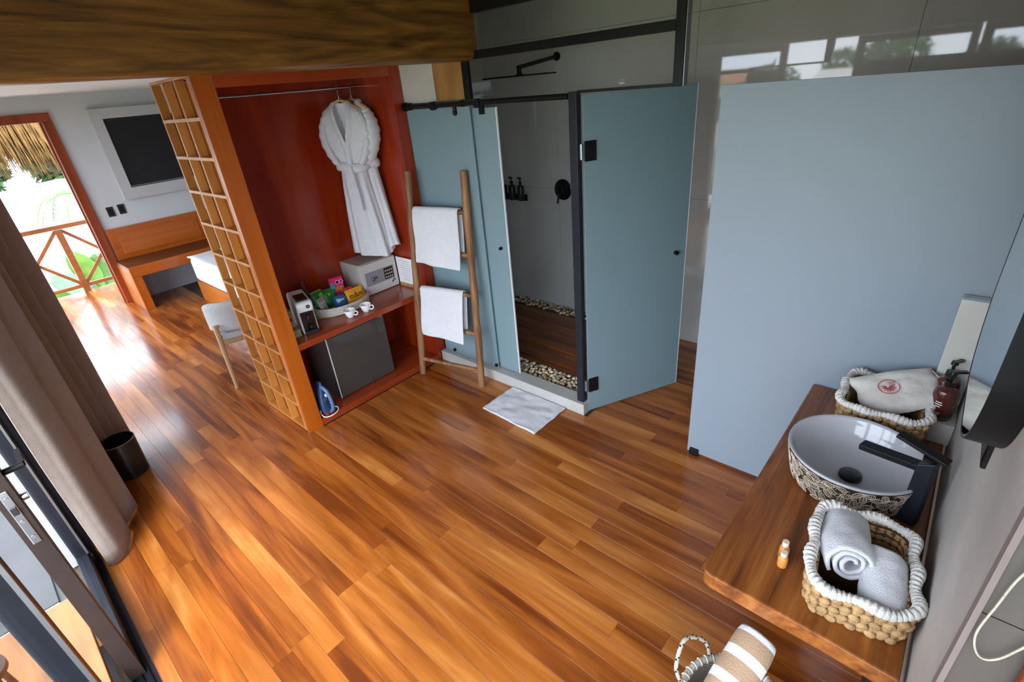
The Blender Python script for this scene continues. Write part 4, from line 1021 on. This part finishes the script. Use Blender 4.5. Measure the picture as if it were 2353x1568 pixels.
for k, (a0, a1) in enumerate(((R_(48), R_(102)), (R_(228), R_(282)))):
    p0 = Vector((.154 * math.cos(a0), .154 * math.sin(a0), .335)); p1 = Vector((.154 * math.cos(a1), .154 * math.sin(a1), .335)); mid = (p0 + p1) / 2
    od = Vector((mid.x, mid.y, 0)).normalized()
    P = catmull([p0, p0 * 1.0 + Vector((0, 0, .055)) + od * .03, mid + Vector((0, 0, .10)) + od * .055, p1 + Vector((0, 0, .055)) + od * .03, p1], 12)
    hh = MB(); hh.tube(P, .0065, 8); hh.build('handle', 'rope_cream', bb, smooth=60)
    tw = MB()
    for i in range(1, len(P) - 1):
        d = (P[i + 1] - P[i - 1]).normalized(); x = d.cross(Vector((0, 0, 1))).normalized(); y = d.cross(x)
        a = i * 1.3; c = P[i] + (x * math.cos(a) + y * math.sin(a)) * .0058; tw.ell(c, (.0042, .0042, .0035), 5, 4)
    tw.build('handle_twist', 'rope_dark', bb)
tr3 = MB(); na = 130
def strf(u, v):
    a = u * 3.2 * 2 * math.pi; r = .066 * (.2 + .8 * u) * (1 + .05 * noise.noise((math.cos(a), math.sin(a), v * 3)))
    k = 2 * v - 1; r *= 1 - .10 * abs(k) ** 6
    return (r * math.cos(a), k * .15, r * math.sin(a))
tr3.grid(strf, na, 40); o = tr3.build('striped_towel', 'towel_striped', smooth=80, solid=.008, origin=(0, 0, 0))
o.matrix_world = frame((1.035, .172, .395), (.15, .98, 0), (.92, -.13, .34)); tag(o, 'rolled tan and white striped towel standing in the floor basket', 'towel')
tb_ = thing('waste_bin', 'small white waste bin under the vanity', 'bin', (1.735, -.04, 0)); MB().lathe([(.0, 0), (.09, 0), (.105, .26), (.100, .26), (.086, .01), (0, .01)], 26).build('bucket', 'white_plastic', tb_, smooth=40); MB().lathe([(.100, .256), (.108, .262), (.100, .268)], 26, closed=True).build('rim', 'white_plastic', tb_, smooth=40)
# cord and board on the tiled return wall
rp = MB(); rp.tube(catmull([(.858, -.30, 1.62), (.858, -.235, 1.44), (.860, -.208, 1.368), (.860, -.199, 1.282), (.860, -.194, 1.209), (.860, -.203, 1.169), (.860, -.217, 1.158), (.860, -.233, 1.178), (.860, -.250, 1.228), (.860, -.275, 1.29), (.858, -.31, 1.60)], 8), .0019, 7)
tag(rp.build('hanging_cord', 'rope_cream', smooth=60), 'thin cream cord looped against the taupe stone wall', 'cord')
wbd = MB(); wbd.prism([(-.260, 1.215), (-.262, 1.05), (-.46, 1.05), (-.46, 1.30), (-.34, 1.30)], .845, .868)
V = [(p[2], p[0], p[1]) for p in wbd.v]; wbd.v = V; tag(wbd.build('wall_board', 'trim_wood', bevel=.003), 'dark red wooden board on the taupe stone wall', 'board')

# ================================================================== CURTAIN AND BIN AT THE GLASS
path = catmull([(-.170, 2.915, 0), (-.135, 2.922, 0), (-.085, 2.955, 0), (-.022, 3.090, 0), (-.028, 3.13, 0), (-.03, 3.19, 0), (.055, 3.315, 0), (.05, 3.35, 0), (-.06, 3.39, 0), (-.07, 3.50, 0), (-.07, 3.70, 0), (-.03, 3.845, 0), (.090, 3.885, 0), (.095, 3.91, 0), (-.03, 3.95, 0), (.145, 3.985, 0), (.150, 4.01, 0), (.02, 4.045, 0), (.228, 4.11, 0), (.238, 4.15, 0), (.12, 4.20, 0), (-.15, 4.25, 0)], 9)
cm_ = MB(); npth = len(path)
def cuf(u, v):
    i = min(npth - 1, int(round(u * (npth - 1)))); p = path[i]; z = .018 + v * 2.22
    k = 1 - v; cx = p.x + (.012 * noise.noise((i * .05, z * 1.2, 0)) + .03 * (1 - k) * (-.25)) ; cy = p.y + .015 * noise.noise((i * .05, z * 1.1, 4))
    return (cx, cy, z + .012 * noise.noise((i * .08, 9, 0)) * k)
cm_.grid(cuf, npth, 26); tag(cm_.build('curtain', 'curtain_fabric', smooth=80, solid=.004), 'taupe brown curtain drawn aside in deep folds', 'curtain')
crl = MB(); crl.tube([(-.06, 2.80, 2.262), (-.06, 7.4, 2.262)], .014, 10); tag(crl.build('curtain_rail', 'black_metal', smooth=40), 'black curtain rail along the glazed side', 'curtain rail')
bn = thing('waste_bin', 'black open waste bin beside the curtain', 'bin', (.142, 3.745, 0))
MB().lathe([(.0, 0), (.088, 0), (.092, .004), (.100, .262), (.098, .266), (.094, .264), (.086, .012), (.0, .010)], 40).build('bucket', 'bin_black', bn, smooth=40)
MB().lathe([(.096, .262), (.1015, .264), (.096, .268)], 40, closed=True).build('rim', 'steel_grey', bn, smooth=60)

# ================================================================== BEDROOM BEYOND
nf = thing('tv_surround', 'raised pale plaster surround framing the television', 'surround', (2.31, 7.82, 1.22))
for (x0, x1, z0, z1) in ((-.785, .785, .905, 1.015), (-.785, .785, 0, .13), (-.785, -.672, .13, .905), (.672, .785, .13, .905)):
    B('surround_board', x0, x1, -.075, 0, z0, z1, 'tv_trim', nf)
tv = thing('television', 'flat black television set in the pale plaster surround', 'television', (2.31, 7.80, 1.355))
B('bezel', -.668, .668, -.035, .012, 0, .765, 'dark_plastic', tv, bevel=.004); B('screen', -.655, .655, -.038, -.034, .016, .752, 'screen', tv); B('silver_lip', -.66, .66, -.041, -.034, .002, .012, 'steel_grey', tv)
for k, (x, lb) in enumerate(((1.343, 'black wall switch under the television, left of the pair'), (1.462, 'black wall switch under the television, right of the pair'))):
    s_ = thing('wall_switch', lb, 'switch', (x, 7.82, 1.055 + k * .008), 0, 'black switches under the television'); B('plate', -.036, .036, -.010, 0, 0, .115, 'dark_plastic', s_, bevel=.002); B('rocker', -.022, .022, -.013, -.010, .02, .095, 'black_metal', s_)
bn2 = thing('wall_bench', 'orange wooden wall bench with panelled back', 'bench', (1.16, 7.82, 0))
B('back_frame', .04, 2.2, -.055, 0, .54, .92, 'orange_wood_h', bn2, bevel=.004); B('back_panel', .13, 1.05, -.062, -.054, .60, .86, 'orange_wood_h', bn2, bevel=.006); B('back_panel', 1.12, 2.1, -.062, -.054, .60, .86, 'orange_wood_h', bn2, bevel=.006)
for (x0, x1) in ((.125, .128), (1.052, 1.055)): B('panel_shade_strip', x0, x1, -.0565, -.055, .60, .86, 'trim_wood', bn2)  # thin darker strips imitate the shadow line at the panel edges
B('seat', 0, 2.2, -.585, -.055, .505, .541, 'bench_shaded', bn2, bevel=.003); B('apron', .0, 2.2, -.615, -.585, .415, .54, 'orange_wood_h', bn2, bevel=.003)
B('side_panel', 0, .03, -.585, 0, 0, .505, 'orange_wood_y', bn2, bevel=.002); B('leg', .0, .098, -.612, -.575, 0, .415, 'orange_wood', bn2, bevel=.003)
bd = thing('bed', 'white bed with orange wooden base in the bedroom', 'bed', (1.73, 6.94, 0))
B('base', .0, 1.8, -2.0, 0, 0, .245, 'orange_wood_y', bd, bevel=.004)
mt2 = MB(); mt2.box(.0, 1.8, -2.0, 0, .245, .55); mt2.build('mattress', 'bedding', bd, bevel=.05, smooth=60)
bs2 = MB(); bs2.grid(lambda u, v: (-.012 + u * 1.8, -1.99 + v * 1.98, .553 + .016 * noise.noise((u * 6, v * 6, 0))), 30, 30); bs2.build('bed_cover', 'bedding', bd, smooth=70, solid=.012)
ch = thing('upholstered_chair', 'grey upholstered chair with oak legs behind the lattice', 'chair', (1.339, 4.453, 0), R_(-14))
st2 = MB(); st2.prism(rrect(.24, .23, .09, 5), .415, .475); st2.build('seat', 'chair_fabric', ch, bevel=.018, smooth=50)
B('seat_frame', -.225, .225, -.215, .215, .375, .415, 'oak', ch, bevel=.006)
bk = MB()
def bkf(u, v):
    a = R_(200) + u * R_(140); r = .265; z = .485 + v * .265 * (1 - .10 * (2 * u - 1) ** 4) ; lean = -.05 * v
    return (r * math.cos(a) * 1.0, r * math.sin(a) * .95 + .02 + lean, z)
bk.grid(bkf, 25, 9); bk.build('backrest', 'chair_fabric', ch, smooth=70, solid=.055, sub=1)
for sx, sy in ((-1, -1), (1, -1), (-1, 1), (1, 1)):
    top = (sx * .215, sy * .20, .40) if sy > 0 else (sx * .225, sy * .205, .56); MB().tube([(sx * .240, sy * .275 if sy < 0 else sy * .24, 0), top], [.014, .021], 10).build('leg', 'oak', ch, smooth=50)

# ================================================================== BALCONY AND GARDEN
rl = thing('balcony_railing', 'brown wooden balcony railing with crossed braces', 'railing', (.90, 9.0, 0))
def rb(name, a, b, w_=.05, h_=.05): MB().bar(a, b, w_, h_, up=(0, 1, 0)).build(name, 'rail_wood', rl, bevel=.004)
for x in (-1.5, -.75, 0, .75): rb('post', (x, 0, -.10), (x, 0, .868), .075, .075)
rb('top_rail', (-1.55, 0, .905), (.80, 0, .905), .055, .075); rb('bottom_rail', (-1.55, 0, .09), (.80, 0, .09), .045, .05)
for x in (-1.5, -.75, 0):
    rb('brace', (x + .03, .012, .86), (x + .72, .012, .12), .04, .028); rb('brace', (x + .03, -.012, .12), (x + .72, -.012, .86), .04, .028)
th = thing('thatched_eave', 'ragged golden palm thatch hanging outside the doorway', 'thatch', (.6, 9.3, 2.3))
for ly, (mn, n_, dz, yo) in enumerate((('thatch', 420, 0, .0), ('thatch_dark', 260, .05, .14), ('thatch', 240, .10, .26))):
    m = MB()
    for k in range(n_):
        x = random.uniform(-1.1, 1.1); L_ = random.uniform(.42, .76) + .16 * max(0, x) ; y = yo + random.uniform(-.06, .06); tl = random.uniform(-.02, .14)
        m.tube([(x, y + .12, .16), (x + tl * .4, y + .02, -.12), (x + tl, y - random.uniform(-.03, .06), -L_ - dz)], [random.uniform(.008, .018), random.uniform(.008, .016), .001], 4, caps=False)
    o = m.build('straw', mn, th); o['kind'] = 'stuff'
B('eave_board', -1.3, 1.3, .10, .40, .10, .16, 'rail_wood', th)
gw = MB(); gw.grid(lambda u, v: (-8 + u * 18, 14 + .15 * noise.noise((u * 40, v * 8, 0)), -2.5 + v * 3.52 + .06 * noise.noise((u * 30, 0, 0)) * v), 80, 24)
tag(gw.build('garden_wall', 'rock_white', smooth=70, solid=.4), 'sunlit white rough stone wall across the garden', 'garden wall')
def foliage(name, label, c, r, n, mat, cat='shrub', s=.12, sub='foliage', par=None):
    t = thing(name, label, cat, (c[0], c[1], c[2] - r[2])); m = MB(); Rr = random.Random(int(c[0] * 31 + c[1]))
    for k in range(n):
        d = Vector((Rr.gauss(0, 1), Rr.gauss(0, 1), Rr.gauss(0, 1))).normalized() * Rr.uniform(.6, 1) ; p = Vector((d.x * r[0], d.y * r[1], d.z * r[2] + r[2]))
        a = Vector((Rr.gauss(0, 1), Rr.gauss(0, 1), Rr.gauss(0, .6))).normalized(); b = a.cross(Vector((Rr.gauss(0, 1), Rr.gauss(0, 1), Rr.gauss(0, 1)))).normalized(); w_ = s * Rr.uniform(.6, 1.3)
        m.add([p - a * w_, p + b * w_ * .4, p + a * w_, p - b * w_ * .4], [(0, 1, 2, 3)])
    m.build(sub, mat, t, fix=False); return t
for k in range(6):
    foliage('garden_hedge', ['dark green clipped hedge above the stone wall, far left', 'dark green clipped hedge above the stone wall, second from left', 'dark green clipped hedge above the stone wall, third from left', 'dark green clipped hedge above the stone wall, third from right', 'dark green clipped hedge above the stone wall, second from right', 'dark green clipped hedge above the stone wall, far right'][k], (-3.6 + k * 2.0, 15.6, 1.7), (.92, .6, 1.25), 2400, 'leaf_dark', 'hedge', .15)
bnp = thing('banana_plant', 'broad-leaved green plant behind the balcony railing', 'plant', (1.25, 10.1, -.75))
for k, (az, el, ln, mn) in enumerate(((150, 58, 1.1, 'leaf_pale'), (115, 70, 1.35, 'leaf_bright'), (80, 66, 1.25, 'leaf_green'), (40, 50, 1.1, 'leaf_bright'), (170, 40, 1.0, 'leaf_green'), (10, 35, .9, 'leaf_green'), (200, 62, 1.15, 'leaf_pale'), (270, 55, .9, 'leaf_bright'))):
    d = Vector((math.cos(R_(az)) * math.cos(R_(el)), math.sin(R_(az)) * math.cos(R_(el)) * .5, math.sin(R_(el)))); sd_ = d.cross(Vector((0, 1, 0))).normalized()
    m = MB()
    def lff(u, v):
        t = .25 + .75 * u; p = d * ln * t + Vector((d.x * .35, -.1, -.35)) * (t ** 3) * .6; w_ = .17 * math.sin(math.pi * min(1, u * .96 + .03)) ** .7; s = 2 * v - 1
        return p + sd_ * s * w_ + Vector((0, .05, .05)) * abs(s)
    m.grid(lff, 14, 7); m.tube([(0, 0, 0), tuple(d * ln * .3)], .018, 6); m.build('leaf', mn, bnp, smooth=70)
plm = thing('palm', 'small feathery palm beside the stone wall', 'palm', (1.95, 12.0, -1.6)); MB().tube([(0, 0, 0), (.02, 0, 2.3)], [.09, .06], 8).build('trunk', 'trunk', plm, smooth=50)
for k in range(11):
    a = 2 * math.pi * k / 11; m = MB(); P = catmull([(0, 0, 2.3), (.35 * math.cos(a), .35 * math.sin(a), 2.62), (.75 * math.cos(a), .75 * math.sin(a), 2.55), (1.0 * math.cos(a), 1.0 * math.sin(a), 2.15)], 6); m.tube(P, .008, 4)
    for i in range(2, len(P)):
        d = (P[min(i + 1, len(P) - 1)] - P[i - 1]).normalized(); x = d.cross(Vector((0, 0, 1))).normalized()
        for s in (-1, 1): q = P[i] + x * s * .26 + d * .10 - Vector((0, 0, .10)); m.add([P[i] - d * .012, P[i] + d * .012, q], [(0, 1, 2)])
    m.build('frond', 'leaf_bright' if k % 2 else 'leaf_green', plm, fix=False)
tag(B('garden_ground', -9, 12, 9.3, 18, -2.7, -1.4, 'ground_pale'), kind='structure')

# ---- terrace outside the glass
tg = tag(B('terrace', -3.2, -.30, -2.2, 9.0, -.30, -.15, 'paving_grey'), kind='structure')
for k in range(4):
    for j in range(7):
        t_ = B('paver', -1.02 - k * .62, -.42 - k * .62, -1.9 + j * 1.25, -.66 + j * 1.25, -.152, -.138, 'paving_grey' if (k + j) % 3 else 'ground_pale', bevel=.003); t_.location -= tg.location; t_.parent = tg
tag(B('pool_edge', -1.30, -.78, 3.30, 6.5, -.138, -.02, 'ground_pale', bevel=.01), 'white stone edging slab on the terrace', 'edging')
wblk = thing('wooden_step', 'orange timber step block outside the glass door', 'step', (-.47, 2.15, -.138))
B('top_board', -.17, .17, -.55, .52, .26, .30, 'outdoor_wood', wblk, bevel=.003)
for yy in (-.5, .45): B('bearer', -.16, .165, yy, yy + .05, 0, .26, 'outdoor_wood', wblk, bevel=.003)
stl = thing('terrace_stool', 'small black metal stool standing on the timber step', 'stool', (-.555, 2.10, .1625))
MB().lathe([(0, .30), (.075, .30), (.082, .305), (.082, .325), (0, .33)], 26).build('seat', 'black_metal', stl, smooth=40)
for k in range(4):
    a = R_(45 + 90 * k); MB().tube([(.078 * math.cos(a), .078 * math.sin(a), 0), (.06 * math.cos(a), .06 * math.sin(a), .30)], .010, 8).build('leg', 'black_metal', stl, smooth=50)
# ---- hillside seen mirrored in the polished stone
tag(B('hillside_ground', -140, -3.2, -60, 90, -9, -6.0, 'grass'), kind='structure')
def tree(label, x, y, z0, h, r, mat, n=700):
    t = foliage('hillside_tree', label, (x, y, z0 + h - r * .8), (r, r, r * .85), n, mat, 'tree', r * .16); MB().tube([(0, 0, -(h - 1.6 * r)), (0, 0, r)], [.22, .10], 8).build('trunk', 'trunk', t, smooth=50); return t
for k, (x, y, h, r, mn) in enumerate(((-33, 12.0, 7.6, 2.0, 'leaf_green'), (-37, 6.4, 8.55, 1.5, 'leaf_dark'), (-31, 4.4, 8.5, 1.2, 'leaf_green'), (-62, 13.5, 8.3, 2.0, 'leaf_green'), (-28, 17.5, 7.8, 1.8, 'leaf_green'), (-35, .8, 8.0, 1.5, 'leaf_dark'), (-26, 23.0, 8.2, 2.2, 'leaf_green'), (-30, 30.0, 8.4, 2.4, 'leaf_dark'))):
    tree('broad green hillside tree seen mirrored in the polished stone wall', x, y, -6, h, r, mn)['group'] = 'hillside trees beyond the terrace'
def house(label, x, y, w_, d_, h_, rf='roof_clay'):
    t = thing('hillside_house', label, 'house', (x, y, -6)); B('wall', -d_ / 2, d_ / 2, -w_ / 2, w_ / 2, 0, h_, 'house_white', t)
    m = MB(); o_ = .4; m.add([(-d_ / 2 - o_, -w_ / 2 - o_, h_), (d_ / 2 + o_, -w_ / 2 - o_, h_), (d_ / 2 + o_, w_ / 2 + o_, h_), (-d_ / 2 - o_, w_ / 2 + o_, h_), (0, -w_ / 2, h_ + 1.1), (0, w_ / 2, h_ + 1.1)], [(0, 1, 4), (1, 2, 5, 4), (2, 3, 5), (3, 0, 4, 5), (3, 2, 1, 0)]); m.build('roof', rf, t)
    for k in range(3):
        yy = -w_ / 2 + (k + .5) * w_ / 3; B('window', d_ / 2, d_ / 2 + .05, yy - .5, yy + .5, h_ * .45, h_ * .8, 'screen', t)
house('white hillside house with pale roof among the trees', -48, 9.4, 6, 5, 5.6, 'house_white'); house('white hillside house with clay roof at the left', -50, 21.0, 8, 6, 6.2); house('white hillside house with clay roof at the right', -46, 1.0, 5, 5, 5.6)

# ---- pieces of a part hang under that part (thing > part > sub-part)
SUBS = {'key': 'keypad', 'handle_twist': 'handle', 'belt_end': 'belt', 'leaf_relief': 'outer_shell', 'rocker': 'plate', 'hinge_pin': 'hinge', 'silver_lip': 'bezel', 'screen': 'bezel',
        'nozzles': 'head_plate', 'label_band': 'glass', 'foil_cap': 'glass', 'base_band': 'glass', 'label_line': 'glass', 'rim_stitching': 'rim', 'ring_print': 'carton', 'disc_print': 'carton',
        'teal_patch': 'carton', 'orange_patch': 'carton', 'lime_patch': 'carton', 'white_band': 'carton', 'print_line': 'sheet', 'door_edge': 'door', 'lock': 'door', 'screw': 'lock_plate',
        'aerator': 'spout', 'slot': 'carton', 'stripe': 'packet', 'seal': 'pouch', 'panel_shade_strip': 'back_frame', 'dial': 'body', 'button': 'body'}
for o in list(SC.objects):
    if o.parent is None or o.parent.type != 'EMPTY': continue
    base = o.name.split('.')[0]
    want = SUBS.get(base)
    if base == 'lettering': want = next((q for q in ('pouch', 'tub', 'emblem', 'body') if any(s.name.split('.')[0] == q for s in o.parent.children)), None)
    if base == 'emblem': want = next((q for q in ('cloth', 'pouch', 'body') if any(s.name.split('.')[0] == q for s in o.parent.children)), None)
    if base == 'lettering' and want == 'emblem': want = 'body'
    if not want: continue
    c = [s for s in o.parent.children if s.name.split('.')[0] == want]
    if not c: continue
    q = min(c, key=lambda s: (s.location - o.location).length)
    loc = q.matrix_basis.inverted() @ o.matrix_basis
    o.parent = q; o.matrix_basis = loc
